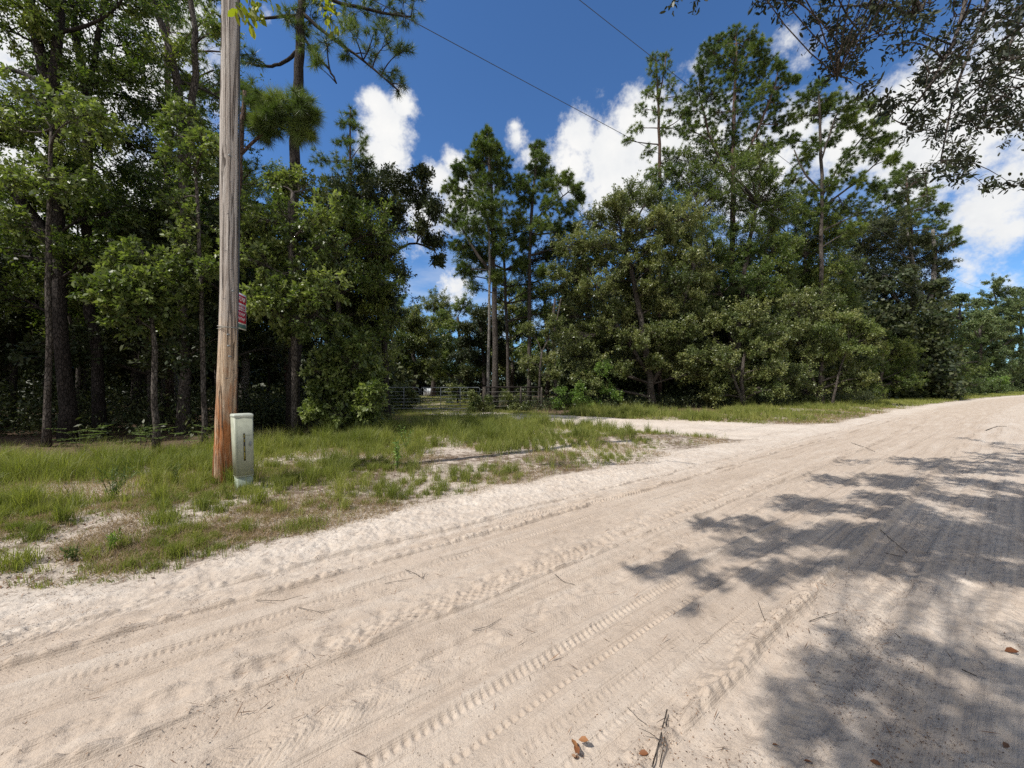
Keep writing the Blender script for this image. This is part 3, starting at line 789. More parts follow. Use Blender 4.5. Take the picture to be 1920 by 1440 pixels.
# pines of the left wood
ptree('pine_tree', 'tall dark pine with crooked bare branches against the blue sky right of the pole', 'tree', 13.0,
      [[(553, 812, 21), (550, 600, 20), (551, 300, 18), (556, 150, 17), (562, 40, 15), (566, -90, 12), (566, -200, 8)],
       [(560, 92, 7), (530, 118, 6), (500, 124, 5), (460, 116, 4)], [(562, 60, 6), (590, 100, 5), (618, 130, 4), (630, 155, 3)],
       [(563, 20, 7), (620, 70, 6), (680, 110, 4), (748, 170, 3)], [(565, -20, 7), (640, 5, 6), (700, 20, 5), (770, 30, 3)], [(564, 25, 6), (520, 30, 5), (470, 35, 4)]],
      [(475, 108, 14), (560, 75, 26), (585, 40, 30), (535, 20, 22), (545, 45, 16), (580, 95, 20), (600, 10, 26), (630, 30, 26), (655, 10, 26), (690, 25, 26), (725, 10, 24), (760, 25, 20), (775, 5, 14),
       (660, 60, 22), (700, 60, 20), (735, 75, 20), (758, 95, 12), (690, 100, 16), (725, 135, 14), (748, 160, 13), (615, 80, 18), (650, 95, 14), (598, 125, 12), (560, 185, 12), (555, -60, 45), (620, -60, 45), (690, -50, 40), (500, -50, 40)],
      'pine', .8, kl=26, L=.26, w=.011, k2=6, twig=.008, bark='bark_dark')
ptree('pine_tree', 'pine with drooping yellow green long needle clumps hanging beside the utility pole', 'tree', 11.2,
      [[(438, 818, 14), (440, 560, 13), (446, 350, 11), (452, 250, 9), (458, 170, 7)], [(450, 290, 6), (490, 250, 5), (530, 230, 3)]],
      [(500, 205, 26, .1), (530, 200, 28, 0), (558, 205, 24, 0), (520, 232, 26, .1), (552, 235, 26, 0), (572, 250, 16, .1), (478, 220, 22, .3), (470, 180, 20, .5), (575, 225, 16, 0), (495, 245, 18, 0)],
      'longpine', .4, twig=.008)
ptree('pine_tree', 'slender pine with sparse pointed top rising behind the dark oak', 'tree', 20.0,
      [[(660, 795, 7), (658, 500, 6), (656, 330, 5), (656, 205, 2)]],
      [(656, 210, 10), (650, 232, 14), (668, 245, 14), (640, 262, 16), (676, 272, 15), (655, 280, 18), (630, 300, 20), (685, 305, 18), (660, 320, 20), (615, 335, 22), (640, 350, 24), (700, 340, 18), (670, 360, 22), (600, 300, 16), (605, 375, 22)],
      'pine', .6, kl=22, group='tall pines above the wood')
ptree('pine_tree', 'pine seen in glimpses behind the utility pole high in the left wood', 'tree', 16.0,
      [[(318, 800, 12), (316, 400, 11), (312, 100, 9), (310, -80, 6)]],
      [(330, 60, 26), (300, 20, 26), (350, 100, 26), (290, 90, 26), (320, 150, 26), (380, 60, 26), (400, 130, 28), (425, 180, 28), (380, 200, 30), (340, 10, 26), (400, 20, 26), (470, 320, 26), (440, 100, 20)],
      'pine', 1.2, kl=24, group='tall pines above the wood')
# bare lit trunks standing in the wood
for px, py, w, h, lab in ((462, 771, 13, 470, 'speckled bare trunk standing immediately right of the pole in the shaded wood'),
                          (541, 771, 12, 480, 'reddish pine trunk between the pole and the leafy shrub'),
                          (330, 790, 11, 430, 'ivy flecked trunk catching sun deep left of the utility pole')):
    d = CAM_H * F / (py - HY)
    ptree('pine_tree', lab, 'tree', d, [[(px, py, w), (px - 3, (py + h) / 2, w * .93), (px - 6, h, w * .85), (px - 8, 330, w * .7)]],
          [(px - 10, 330, 30), (px + 15, 350, 28), (px - 25, 370, 28)], 'laurel', 1.0, bark='bark_pine' if px == 541 else 'bark_pale', kl=10, group='trunks standing in the shaded wood')

# shaded interior of the wood: three kinds, copied
protos = []
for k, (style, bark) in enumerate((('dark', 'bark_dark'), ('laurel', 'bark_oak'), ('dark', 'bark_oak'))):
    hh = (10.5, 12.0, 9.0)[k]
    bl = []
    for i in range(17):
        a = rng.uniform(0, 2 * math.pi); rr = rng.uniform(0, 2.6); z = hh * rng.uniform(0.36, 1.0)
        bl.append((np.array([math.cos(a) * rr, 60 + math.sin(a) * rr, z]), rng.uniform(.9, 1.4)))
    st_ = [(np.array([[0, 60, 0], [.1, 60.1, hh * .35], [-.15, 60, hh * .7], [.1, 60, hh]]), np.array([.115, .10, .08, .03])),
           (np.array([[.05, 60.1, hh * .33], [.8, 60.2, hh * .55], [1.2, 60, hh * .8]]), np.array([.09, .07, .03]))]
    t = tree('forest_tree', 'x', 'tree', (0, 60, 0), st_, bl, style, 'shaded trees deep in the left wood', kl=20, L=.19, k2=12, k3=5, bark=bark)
    protos.append(t)
LAB = 'dim tree standing in deep shade inside the left wood behind the roadside trees'
spots = []
tries = 0
while len(spots) < 46 and tries < 8000:
    tries += 1
    px = rng.uniform(-420, 720); d = rng.uniform(13.0, 31)
    x = (px - 960) / F * d
    if px > 440 and d < 22: continue
    if any(math.hypot(x - a, d - b) < 1.9 for a, b, _ in spots): continue
    spots.append((x, d, px))
for i, (x, d, px) in enumerate(spots):
    o = protos[i] if i < 3 else copy_tree(protos[i % 3])
    o.location = (x, d, float(gz(x, d)) - .02); s = rng.uniform(.62, .85) if d < 17 else rng.uniform(.8, 1.05)
    if px > 440: s *= .8
    o.scale = (s, s, s); o.rotation_euler = (0, 0, rng.uniform(0, 6.28))
    o['label'] = LAB

# the wood goes on leftwards; these unseen trees are added to shade it
k = 0
for u_ in np.arange(-24, -3.5, 2.7):
    for v_ in (17.8, 22.0):
        x, y = xy(u_ + rng.uniform(-.8, .8), v_ + rng.uniform(-.8, .8))
        if y > 1 and (x / y * F + 960) > -170: continue
        o = copy_tree(protos[k % 3]); k += 1; s = rng.uniform(.8, 1.0)
        o.location = (x, y, float(gz(x, y)) - .02); o.scale = (s, s, s); o.rotation_euler = (0, 0, rng.uniform(0, 6.28))
        o['label'] = 'unseen tree of the same wood added beyond the left edge of the view to shade it'; o['group'] = 'unseen trees added left of the view'
# ------------------------------------------------------------------ trees: middle group by the driveway
GM = 'pines and oaks in the middle beside the driveway'
ptree('pine_tree', 'thick trunked tall pine just right of the gate, the highest of the middle group', 'tree', 26.0,
      [[(928, 764, 11), (928, 600, 10), (925, 450, 9), (920, 330, 6), (915, 245, 3)], [(926, 520, 7), (890, 470, 5), (862, 420, 3)]],
      [(914, 252, 11), (905, 275, 15), (924, 280, 15), (893, 300, 19), (915, 305, 22), (938, 310, 20), (860, 322, 15), (880, 335, 24), (915, 345, 26), (950, 345, 20), (845, 350, 16),
       (865, 375, 26), (900, 390, 26), (935, 385, 24), (850, 410, 20), (885, 430, 24), (925, 430, 24), (862, 460, 20), (900, 480, 22), (940, 470, 18), (870, 505, 15), (930, 520, 14)],
      'pine', 1.4, kl=34, w=.024, k2=15, group=GM, bark='bark_oak')
ptree('pine_tree', 'slim straight pine with round top standing second in the middle group', 'tree', 27.0,
      [[(993, 762, 7), (992, 560, 7), (995, 400, 6), (1008, 280, 3)], [(994, 420, 4), (1030, 390, 3), (1065, 360, 2)]],
      [(1008, 278, 11), (1012, 298, 14), (998, 322, 17), (1022, 325, 17), (975, 345, 17), (1005, 352, 22), (1040, 345, 18), (1062, 335, 12), (1080, 355, 11), (1088, 372, 8), (985, 380, 20), (1030, 385, 22), (1065, 390, 17),
       (970, 415, 20), (1010, 425, 22), (1050, 430, 22), (1078, 430, 14), (990, 460, 18), (1035, 470, 18), (1085, 465, 13), (975, 500, 15), (1015, 510, 12)],
      'pine', 1.4, kl=32, w=.024, k2=14, group=GM, bark='bark_oak')
ptree('pine_tree', 'very thin pale stem rising close against the thick pine trunk', 'tree', 25.0,
      [[(915, 764, 5), (917, 600, 5), (919, 450, 4), (905, 350, 2)]], [(905, 352, 16), (890, 378, 14), (915, 400, 14)], 'pine', .5, kl=26, group=GM, bark='bark_pale')
ptree('oak_tree', 'loose leafy oak filling the space among the middle pine trunks', 'tree', 29.0,
      [[(955, 760, 7), (952, 640, 6), (945, 500, 5), (940, 420, 4)]],
      fill([(850, 430), (960, 400), (1060, 430), (1060, 520), (1010, 640), (960, 560), (880, 560)], 32, 24), 'laurel', 1.4, kl=12, group=GM)
ptree('dead_tree', 'broken leaning dead trunk with no crown right of the middle pines', 'tree', 25.0,
      [[(1043, 762, 7), (1040, 680, 6), (1036, 610, 6), (1041, 560, 4)], [(1037, 640, 3), (1046, 590, 3), (1052, 560, 2)]], [], 'live')
ptree('sapling_tree', 'young tree with crooked stem in the brush between dead trunk and pines', 'tree', 24.0,
      [[(1012, 766, 4), (1010, 720, 4), (1016, 660, 3)]], fill([(985, 600), (1040, 600), (1050, 700), (990, 710)], 7, 20), 'live', .8, kl=14)
# far wood behind the gate
GB = 'trees behind the gate'
for i, (cx, top, w, d, stl, lab) in enumerate((
        (775, 590, 42, 38, 'live', 'grey green oak behind the left half of the gate'),
        (812, 560, 44, 50, 'live', 'pale oak in the distance above the white panel'),
        (862, 555, 46, 44, 'laurel', 'rounded oak behind the right half of the gate'),
        (905, 575, 40, 36, 'dark', 'dark oak behind the thick pine trunk'),
        (958, 540, 46, 42, 'live', 'oak seen between the two middle pines'),
        (1025, 520, 50, 40, 'laurel', 'leafy oak behind the broken dead trunk'),
        (735, 560, 48, 42, 'laurel', 'oak partly hidden behind the slim grey trunk'))):
    by = HY + CAM_H * F / d
    ptree('oak_tree', lab, 'tree', d, [[(cx, by, 8), (cx + 4, 680, 7), (cx - 4, top + 40, 5)]],
          fill([(cx - w, 700), (cx - w, top + 50), (cx - 12, top), (cx + 12, top), (cx + w, top + 50), (cx + w, 700)], 13, 22), stl, 2.0,
          L=.17, kl=15, group=GB)
for i, (px, py, r, d, lab) in enumerate(((900, 748, 13, 22, 'waist high brush around the right gate post'), (960, 748, 17, 23.5, 'reddish brush between the fence posts'),
                                         (1075, 745, 26, 24, 'green brush at the foot of the dead trunk'), (1120, 720, 34, 25, 'yellow green bush in front of the big live oak'),
                                         (755, 752, 22, 24, 'brush on the left of the gate'), (858, 733, 12, 32, 'leafy brush behind the gate bars'))):
    by = HY + CAM_H * F / d
    ptree('shrub', lab, 'shrub', d, [[(px, by, 3), (px, py, 2)]], fill([(px - r * 1.5, by), (px - r * 1.1, py - r * .5), (px, py - r), (px + r * 1.1, py - r * .5), (px + r * 1.5, by)], 7, r * .5),
          'bush' if i == 3 else 'live', .5, kl=12, L=.09, mat='bright_bush' if i in (2, 3) else None)

# ------------------------------------------------------------------ trees: right side
GR = 'trees along the right side of the driveway'
ptree('live_oak', 'big round olive green oak right of the driveway with foliage down to the grass', 'tree', 26.0,
      [[(1225, 765, 13), (1215, 690, 12), (1195, 560, 10), (1170, 450, 7)], [(1222, 720, 9), (1270, 620, 7), (1300, 500, 5)], [(1215, 700, 8), (1150, 600, 6), (1110, 520, 4)]],
      fill([(1040, 620), (1035, 500), (1090, 400), (1160, 362), (1240, 370), (1310, 420), (1330, 560), (1310, 700), (1200, 690), (1080, 730)], 80, 31), 'live', 1.8, kl=16, L=.12, group=GR)
ptree('live_oak', 'tall olive green oak beneath the dense pine', 'tree', 29.5,
      [[(1378, 758, 12), (1385, 600, 11), (1400, 480, 8), (1420, 380, 5)], [(1390, 580, 7), (1430, 500, 6), (1440, 440, 4)], [(1380, 650, 7), (1340, 520, 6), (1310, 400, 4)]],
      fill([(1230, 330), (1290, 285), (1370, 270), (1440, 300), (1480, 380), (1480, 540), (1420, 600), (1290, 600), (1240, 500)], 66, 31), 'laurel', 1.8, kl=14, L=.12, group=GR)
ptree('pine_tree', 'lone slender pine with a forked tufted top and open branches', 'tree', 31.0,
      [[(1236, 755, 6), (1236, 500, 6), (1237, 300, 6), (1235, 180, 4), (1230, 105, 2)], [(1235, 190, 3), (1245, 140, 2), (1250, 100, 2)]],
      [(1228, 108, 10), (1250, 104, 9), (1224, 130, 11), (1252, 128, 11), (1228, 155, 12), (1258, 155, 13), (1212, 175, 12), (1240, 180, 12), (1276, 180, 13), (1205, 205, 13), (1232, 215, 13), (1262, 205, 14), (1285, 210, 11),
       (1195, 240, 12), (1178, 262, 9), (1250, 240, 13), (1275, 245, 14), (1215, 285, 13), (1255, 285, 11), (1280, 290, 14), (1225, 320, 12), (1262, 330, 12)],
      'pine', .9, kl=22, w=.022, k2=7, group=GR)
ptree('pine_tree', 'dense wide tall pine, the highest tree on the right', 'tree', 31.0,
      [[(1372, 755, 11), (1372, 560, 10), (1374, 400, 9), (1376, 250, 7), (1382, 80, 4)], [(1375, 330, 5), (1420, 250, 4), (1450, 170, 3)], [(1375, 350, 5), (1335, 270, 4), (1315, 190, 3)]],
      [(1345, 78, 16), (1375, 66, 15), (1405, 70, 15), (1425, 88, 15), (1330, 98, 18), (1362, 98, 20), (1398, 100, 20), (1435, 115, 18), (1460, 125, 12), (1318, 128, 18), (1350, 135, 24), (1390, 138, 24), (1425, 145, 22),
       (1462, 160, 18), (1485, 150, 12), (1305, 165, 20), (1340, 172, 24), (1380, 175, 26), (1420, 182, 24), (1455, 195, 18), (1300, 205, 22), (1340, 212, 26), (1385, 215, 26), (1428, 222, 22), (1462, 232, 15),
       (1295, 245, 18), (1330, 255, 24), (1375, 262, 26), (1420, 268, 24), (1450, 275, 18), (1350, 295, 24), (1400, 305, 24), (1440, 320, 20)],
      'pine', 1.5, kl=36, w=.024, k2=12, group=GR)
ptree('pine_tree', 'pine with pale bare inner branches showing, right of the dense pine', 'tree', 31.0,
      [[(1540, 752, 7), (1540, 530, 7), (1542, 400, 6), (1540, 260, 5), (1536, 170, 3)], [(1541, 370, 4), (1580, 300, 3), (1625, 250, 2)], [(1541, 390, 4), (1600, 345, 3), (1650, 300, 2)], [(1541, 360, 4), (1505, 320, 3), (1490, 280, 2)],
       [(1541, 300, 3), (1560, 240, 3), (1575, 200, 2)]],
      [(1535, 168, 15), (1510, 185, 18), (1560, 185, 18), (1590, 195, 18), (1625, 200, 18), (1655, 225, 14), (1490, 220, 16), (1530, 215, 18), (1580, 225, 18), (1625, 240, 16), (1665, 262, 13), (1485, 262, 15), (1505, 300, 15),
       (1640, 290, 15), (1675, 300, 12), (1490, 335, 17), (1515, 365, 18), (1610, 340, 14), (1650, 350, 15), (1580, 385, 24), (1625, 395, 24), (1550, 420, 26), (1560, 260, 18), (1520, 280, 20), (1600, 290, 20), (1575, 330, 20), (1550, 350, 18), (1540, 210, 20), (1600, 225, 20), (1640, 265, 20), (1530, 390, 22), (1600, 430, 16), (1500, 400, 20)],
      'pine', 1.1, kl=34, w=.024, k2=12, group=GR, bark='bark_oak')
ptree('pine_tree', 'lower pine with broad flat crown reaching right over the bushes', 'tree', 46.0,
      [[(1712, 750, 7), (1712, 560, 7), (1708, 430, 6), (1700, 330, 3)]],
      [(1698, 322, 15), (1675, 340, 18), (1720, 342, 17), (1745, 362, 16), (1665, 368, 20), (1700, 375, 22), (1735, 390, 18), (1768, 395, 14), (1680, 405, 22), (1720, 418, 20), (1758, 425, 17), (1788, 438, 13), (1660, 430, 20), (1700, 450, 20), (1745, 455, 15), (1795, 455, 8)],
      'pine', 1.6, kl=32, w=.030, L=.34, k2=11, group=GR)
ptree('dark_oak', 'blackish oak with pale leaning stems under the flat crowned pine', 'tree', 45.0,
      [[(1738, 748, 8), (1740, 580, 8), (1755, 500, 7), (1750, 430, 5)], [(1738, 600, 7), (1715, 500, 6), (1700, 430, 4)], [(1738, 620, 6), (1660, 540, 5), (1620, 470, 3)]],
      fill([(1570, 440), (1640, 415), (1750, 440), (1785, 490), (1770, 570), (1740, 640), (1600, 630), (1570, 560)], 44, 28), 'dark', 1.8, kl=15, L=.17, group=GR, bark='bark_pale')
ptree('oak_tree', 'bright green oak behind the olive bushes at the foot of the pale branched pine', 'tree', 33.0,
      [[(1500, 750, 8), (1505, 600, 7), (1510, 480, 5)]],
      fill([(1450, 400), (1520, 380), (1600, 440), (1600, 600), (1540, 640), (1450, 620)], 36, 30), 'laurel', 1.4, kl=15, L=.13, mat='laurel_oak', group=GR)
GS = 'bushes along the right grass strip'
for poly, n, r, d, sty, mt, lab in (
        ([(1290, 640), (1330, 590), (1410, 585), (1480, 640), (1500, 720), (1440, 750), (1310, 745)], 22, 26, 24.5, 'live', None, 'grey olive oak bush with leaves to the ground under the tall oak'),
        ([(1440, 640), (1470, 560), (1540, 540), (1590, 600), (1640, 640), (1630, 710), (1560, 745), (1460, 735)], 26, 26, 27.0, 'live', None, 'rounded olive bush in the middle of the right side'),
        ([(1540, 600), (1590, 585), (1645, 620), (1640, 660), (1560, 665)], 10, 17, 26.3, 'live', 'turkey_oak', 'patch of yellow green foliage leaning out of the olive bushes'),
        ([(1600, 650), (1660, 620), (1710, 640), (1715, 715), (1640, 742), (1600, 720)], 15, 22, 36.0, 'live', 'laurel_oak', 'smaller olive bush beside the dark gap'),
        ([(1690, 650), (1740, 600), (1800, 620), (1850, 660), (1850, 725), (1760, 735), (1700, 725)], 26, 20, 52.0, 'bush', 'laurel_oak', 'fresh green spreading bush near the far end of the road')):
    cx = sum(p[0] for p in poly) / len(poly); by = HY + CAM_H * F / d
    ptree('oak_bush', lab, 'bush', d, [[(cx, by, 8), (cx - 5, 700, 6), (cx + 8, 640, 4)], [(cx, by - 4, 6), (cx - 25, 690, 4), (cx - 40, 650, 3)]], fill(poly, n, r), sty, 1.0, kl=16, L=.12, mat=mt, group=GS) if n != 10 else ptree('oak_bush', lab, 'bush', d, [[(1560, by, 4), (1572, 700, 3), (1590, 650, 2)]], fill(poly, n, r), sty, .8, kl=12, L=.12, mat=mt, group=GS)
for cx, top, w, d, lab in ((1800, 545, 40, 66, 'far tree where the flat crowned pine ends'), (1868, 530, 42, 76, 'rounded far tree near the right end of the road'), (1960, 540, 44, 84, 'tree beyond the right edge that closes the end of the road'), (1915, 545, 44, 88, 'farthest tree cut by the right edge of the photo'),
                           (1838, 585, 34, 62, 'dim tree in front of the rounded far tree')):
    by = HY + CAM_H * F / d
    ptree('oak_tree', lab, 'tree', d, [[(cx, by, 5), (cx, 660, 5), (cx, top + 30, 3)]],
          fill([(cx - w, 738), (cx - w, top + 40), (cx - 12, top), (cx + 12, top), (cx + w, top + 40), (cx + w, 738)], 24, 17), 'far', 3.0, group='far trees by the end of the road')
ptree('shrub', 'small yellow green sapling beside the far road end', 'shrub', 60.0, [[(1868, 741, 2), (1868, 725, 2)]], [(1868, 716, 13), (1855, 722, 9), (1880, 722, 9)], 'bush', .3, L=.2, kl=10)

# ------------------------------------------------------------------ woods beyond as one mass
def woods(name, spans, mat, L, per):
    pos, ct = [], []
    for px0, px1, d0, d1, h0, h1, n in spans:
        for _ in range(n):
            d = rng.uniform(d0, d1); px = rng.uniform(px0, px1); x = (px - 960) / F * d
            h = rng.uniform(h0, h1); r = rng.uniform(1.0, 1.9)
            z = rng.uniform(0.2, h)
            q = rdir(per) * rng.uniform(.3, 1, (per, 1)) * r * np.array([1, 1, .75]) + np.array([x, d, z])
            q[:, 2] = np.abs(q[:, 2]); pos.append(q); ct.append(np.full(per, .4 + rng.normal() * .12))
    pos, ct = np.concatenate(pos), np.concatenate(ct)
    V, Fq, tint = leaf_quads(pos, rdir(len(pos)), L, .7, ct)
    o = mesh(name, V, [Fq], M[mat], fattr={'tint': tint})
    return tag(o, 'dark wood beyond the roadside trees', 'woods', kind='stuff')
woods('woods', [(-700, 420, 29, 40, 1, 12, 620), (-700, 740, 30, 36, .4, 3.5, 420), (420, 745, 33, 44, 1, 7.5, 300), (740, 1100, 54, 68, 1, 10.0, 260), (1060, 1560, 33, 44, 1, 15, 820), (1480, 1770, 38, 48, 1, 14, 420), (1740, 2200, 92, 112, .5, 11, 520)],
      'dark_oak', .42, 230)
# low dark brush inside the wood
def brush(name, n, region, mat, L, label):
    pos, ct = [], []
    k = 0
    while k < n:
        px0, px1, d0, d1, h = region[int(rng.integers(len(region)))]
        d = rng.uniform(d0, d1); x = (rng.uniform(px0, px1) - 960) / F * d
        if drive_dist(x, d) < .6: continue
        k += 1
        r = rng.uniform(.3, .8) * h; m = 60
        q = rdir(m) * rng.uniform(.2, 1, (m, 1)) * r + np.array([x, d, float(gz(x, d)) + r * .6]); q[:, 2] = np.maximum(q[:, 2], .03)
        pos.append(q); ct.append(np.full(m, .45 + rng.normal() * .15))
    pos, ct = np.concatenate(pos), np.concatenate(ct)
    V, Fq, tint = leaf_quads(pos, rdir(len(pos)), L, .4, ct)
    tag(mesh(name, V, [Fq], M[mat], fattr={'tint': tint}), label, 'undergrowth', kind='stuff')
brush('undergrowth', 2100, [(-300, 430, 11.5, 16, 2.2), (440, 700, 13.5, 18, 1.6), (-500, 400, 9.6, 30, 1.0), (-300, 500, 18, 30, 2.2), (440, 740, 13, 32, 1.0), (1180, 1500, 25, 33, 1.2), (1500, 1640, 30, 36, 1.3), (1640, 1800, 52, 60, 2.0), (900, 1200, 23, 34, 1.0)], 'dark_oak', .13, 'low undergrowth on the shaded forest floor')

# ------------------------------------------------------------------ overhanging oak: trunk behind the camera on the right, limbs over the road
def shade_tree():
    base = np.array([6.2, -3.2, float(gz(6.2, -3.2))])
    stems = [(np.array([base, [6.0, -3.0, 2.6], [5.6, -2.6, 4.6]]), np.array([.34, .29, .25])),
             (np.array([[5.6, -2.6, 4.5], [5.4, .2, 6.6], [5.0, 2.4, 7.2], [4.6, 4.4, 7.3]]), np.array([.13, .08, .05, .02])),
             (np.array([[5.6, -2.6, 4.4], [7.0, 0.6, 6.2], [7.2, 3.2, 6.6], [6.9, 5.4, 6.4]]), np.array([.13, .08, .05, .02])),
             (np.array([[5.5, -2.6, 4.6], [2.6, -1.6, 7.2], [0.2, -.4, 8.0], [-2.2, .4, 8.2]]), np.array([.12, .07, .04, .015])),
             (np.array([[5.5, -2.6, 4.6], [4.0, -.8, 7.4], [2.6, 1.0, 8.0], [1.2, 2.0, 8.2]]), np.array([.10, .06, .035, .015]))]
    pp = lambda *a: [P(*q) for q in a]
    for seq in (pp((1900, -160, 5.8), (1850, 20, 5.8), (1790, 170, 5.5), (1765, 300, 5.1)), pp((1960, -100, 6), (1905, 60, 6), (1860, 160, 5.8), (1835, 240, 5.5)),
                pp((1760, -200, 5.3), (1680, -40, 5.2), (1610, 60, 5.1), (1570, 140, 4.9)), pp((1850, -150, 5.3), (1800, 60, 5.3), (1745, 160, 5.1), (1690, 230, 5.0)),
                pp((1640, -200, 5.2), (1560, -60, 5.3), (1490, 0, 5.3))):
        stems.append((np.array([stems[2][0][1] if seq[0][0] > 6 else stems[1][0][2]] + seq), np.linspace(.035, .008, len(seq) + 1)))
    bl = []
    for px, py, r, d in ((1425, 0, 16, 5.4), (1448, -20, 26, 5.4), (1475, 15, 18, 5.3), (1520, 20, 26, 5.2), (1450, -8, 26, 5.4), (1500, 0, 30, 5.3), (1560, 10, 38, 5.2), (1545, 50, 30, 5.0), (1600, 40, 42, 5.1), (1570, 100, 34, 4.9), (1610, 110, 30, 5.0), (1640, 20, 40, 5.2), (1560, 140, 22, 4.9), (1620, 160, 20, 5.0),
                         (1690, 20, 42, 5.4), (1740, 10, 46, 5.6), (1790, 30, 50, 5.8), (1840, 20, 52, 5.8), (1890, 30, 54, 6), (1690, 80, 24, 5.2), (1730, 60, 24, 5.2),
                         (1770, 110, 32, 5.4), (1820, 90, 44, 5.8), (1870, 100, 50, 5.9), (1910, 140, 44, 6.0), (1840, 150, 40, 5.7), (1880, 190, 36, 5.8), (1800, 170, 26, 5.5), (1915, 60, 50, 6.1),
                         (1700, 190, 24, 5.0), (1735, 205, 24, 5.0), (1670, 215, 18, 4.9), (1700, 235, 20, 5.0), (1665, 180, 14, 4.9), (1745, 225, 14, 5.0),
                         (1850, 210, 26, 5.5), (1830, 235, 20, 5.4), (1855, 240, 16, 5.5), (1810, 265, 18, 5.2), (1790, 300, 18, 5.1), (1772, 320, 15, 5.0), (1800, 335, 12, 5.0), (1825, 300, 9, 5.1), (1850, 350, 7, 5.1), (1905, 350, 14, 5.4)):
        bl.append((P(px, py, d), r / F * d))
    n_vis = len(bl)
    # the rest of the crown stands higher; it is known only from the dappled shade it throws on the sand
    tgt = []
    for _ in range(34):
        x_, y_, _z = G(rng.uniform(1530, 2050), rng.uniform(852, 1060)); tgt.append((np.array([x_, y_, 0.]), rng.uniform(.3, .55)))
    for _ in range(46):
        u_ = rng.uniform(7.5, 17); v_ = rng.uniform(-2.2, 1.9) * (1 if u_ > 9 else .8)
        x_, y_ = xy(u_, v_); tgt.append((np.array([x_, y_, 0.]), rng.uniform(.35, .75)))
    for px, py, r in ((1560, 900, .42), (1640, 880, .5), (1720, 870, .6), (1800, 870, .7), (1880, 880, .7), (1480, 940, .38), (1560, 950, .42), (1660, 940, .5), (1760, 930, .5), (1860, 940, .6), (1940, 930, .6),
                      (1340, 985, .28), (1420, 985, .35), (1400, 1030, .30), (1480, 1010, .38), (1570, 1010, .4), (1680, 1010, .40), (1790, 1020, .4), (1890, 1020, .45), (1290, 1055, .15), (1215, 1068, .13), (1250, 1060, .1), (1290, 1140, .08), (1340, 1090, .12), (1400, 1080, .2),
                      (1480, 1070, .2), (1560, 1062, .22), (1650, 1062, .24), (1750, 1062, .24), (1840, 1066, .24), (1910, 1085, .2),
                      (1580, 1190, .09), (1620, 1230, .16), (1540, 1240, .14), (1700, 1210, .16), (1780, 1230, .20), (1860, 1250, .2), (1920, 1280, .22), (1500, 1300, .16), (1580, 1300, .16), (1660, 1290, .16), (1740, 1290, .18), (1830, 1320, .2), (1900, 1360, .2),
                      (1490, 1345, .13), (1560, 1370, .13), (1640, 1370, .16), (1720, 1360, .18), (1800, 1380, .2), (1880, 1420, .2), (1470, 1415, .10), (1600, 1420, .10), (1680, 1430, .13), (1760, 1440, .16), (1840, 1450, .18), (1950, 1200, .3), (2000, 1000, .6), (2050, 1300, .3)):
        tgt.append((G(px, py), r))
    cot = 1 / math.tan(SUN_EL)
    dens_ = []
    for g, r in tgt:
        z = rng.uniform(5.3, 7.0)
        c = g + np.array([-math.cos(SH_DIR) * cot * z, -math.sin(SH_DIR) * cot * z, z])
        px = 960 + F * c[0] / c[1] if c[1] > .3 else 0; py = HY - F * (c[2] - CAM_H) / c[1] if c[1] > .3 else -999
        if py > -60 and 0 < px < 1400: continue
        seen = -80 < py and px < 2000 and c[1] > .3
        if seen and py > 120 and px < 1700: continue
        dens_.append(.55 if seen else 2.1)
        bl.append((c, r * (.88 if g[1] > 3.0 else .52)))
    return tree('oak_tree', 'oak branches with small dark leaves hanging into the upper right corner over the road', 'tree', base, stems, bl, 'dark',
                L=.080, w=.38, k2=10, k3=4, kl=9, shape='oval', mat='shade_oak', bark='bark_oak', sub3=.24, twig=.003, attach_down=.1, up=.3, k2min=1, limbcap=.016, tmin=.86, densf=[.42] * n_vis + dens_)
shade_tree()
# ------------------------------------------------------------------ utility pole, pedestal, sign, wires
pb = G(419, 908)
pole = empty('utility_pole', tuple(pb), 'weathered round wooden utility pole, orange and worn at its base, in the grass verge', 'utility pole')
mb = MB()
nz, ns = 60, 40
top = np.array([pb[0] + .05, pb[1], 11.8])
zs = np.concatenate([[-.3], np.linspace(0, 2.2, 30), np.linspace(2.35, 11.8, 40)])
ring, idx = [], []
for i, z in enumerate(zs):
    t = max(z, 0) / 11.8
    cx = pb[0] + .085 * sst(z, 0, 3.6) + .01 * math.sin(z * 1.1); cy = pb[1] + .01 * math.sin(z * .8)
    r = .133 - .020 * sst(t, 0, .35) - .010 * t
    a = np.arange(ns) * 2 * np.pi / ns
    rr = r * (1 + .045 * (vnoise(a / (2 * np.pi) * 14, a * 0 + z * .35, 201) - .5) * 2) - .010 * (vnoise(a / (2 * np.pi) * ns * .6, a * 0 + z * .5, 202) > .78)
    rr = rr + (z < 1.6) * .012 * (vnoise(a / (2 * np.pi) * 12, a * 0 + z * 3.0, 203) - .6)
    ring.append(np.stack([cx + rr * np.cos(a), cy + rr * np.sin(a), np.full(ns, pb[2] + z)], 1))
V = np.concatenate(ring); I = np.arange(len(zs) * ns).reshape(len(zs), ns)
Fq = np.stack([I[:-1], np.roll(I[:-1], -1, 1), np.roll(I[1:], -1, 1), I[1:]], -1).reshape(-1, 4)
mb.add(V, Fq, I[-1][None, :])
mb.build('post', M['pole'], pole, smooth=True)
def pole_c(z): return np.array([pb[0] + .085 * float(sst(z, 0, 3.6)), pb[1]])
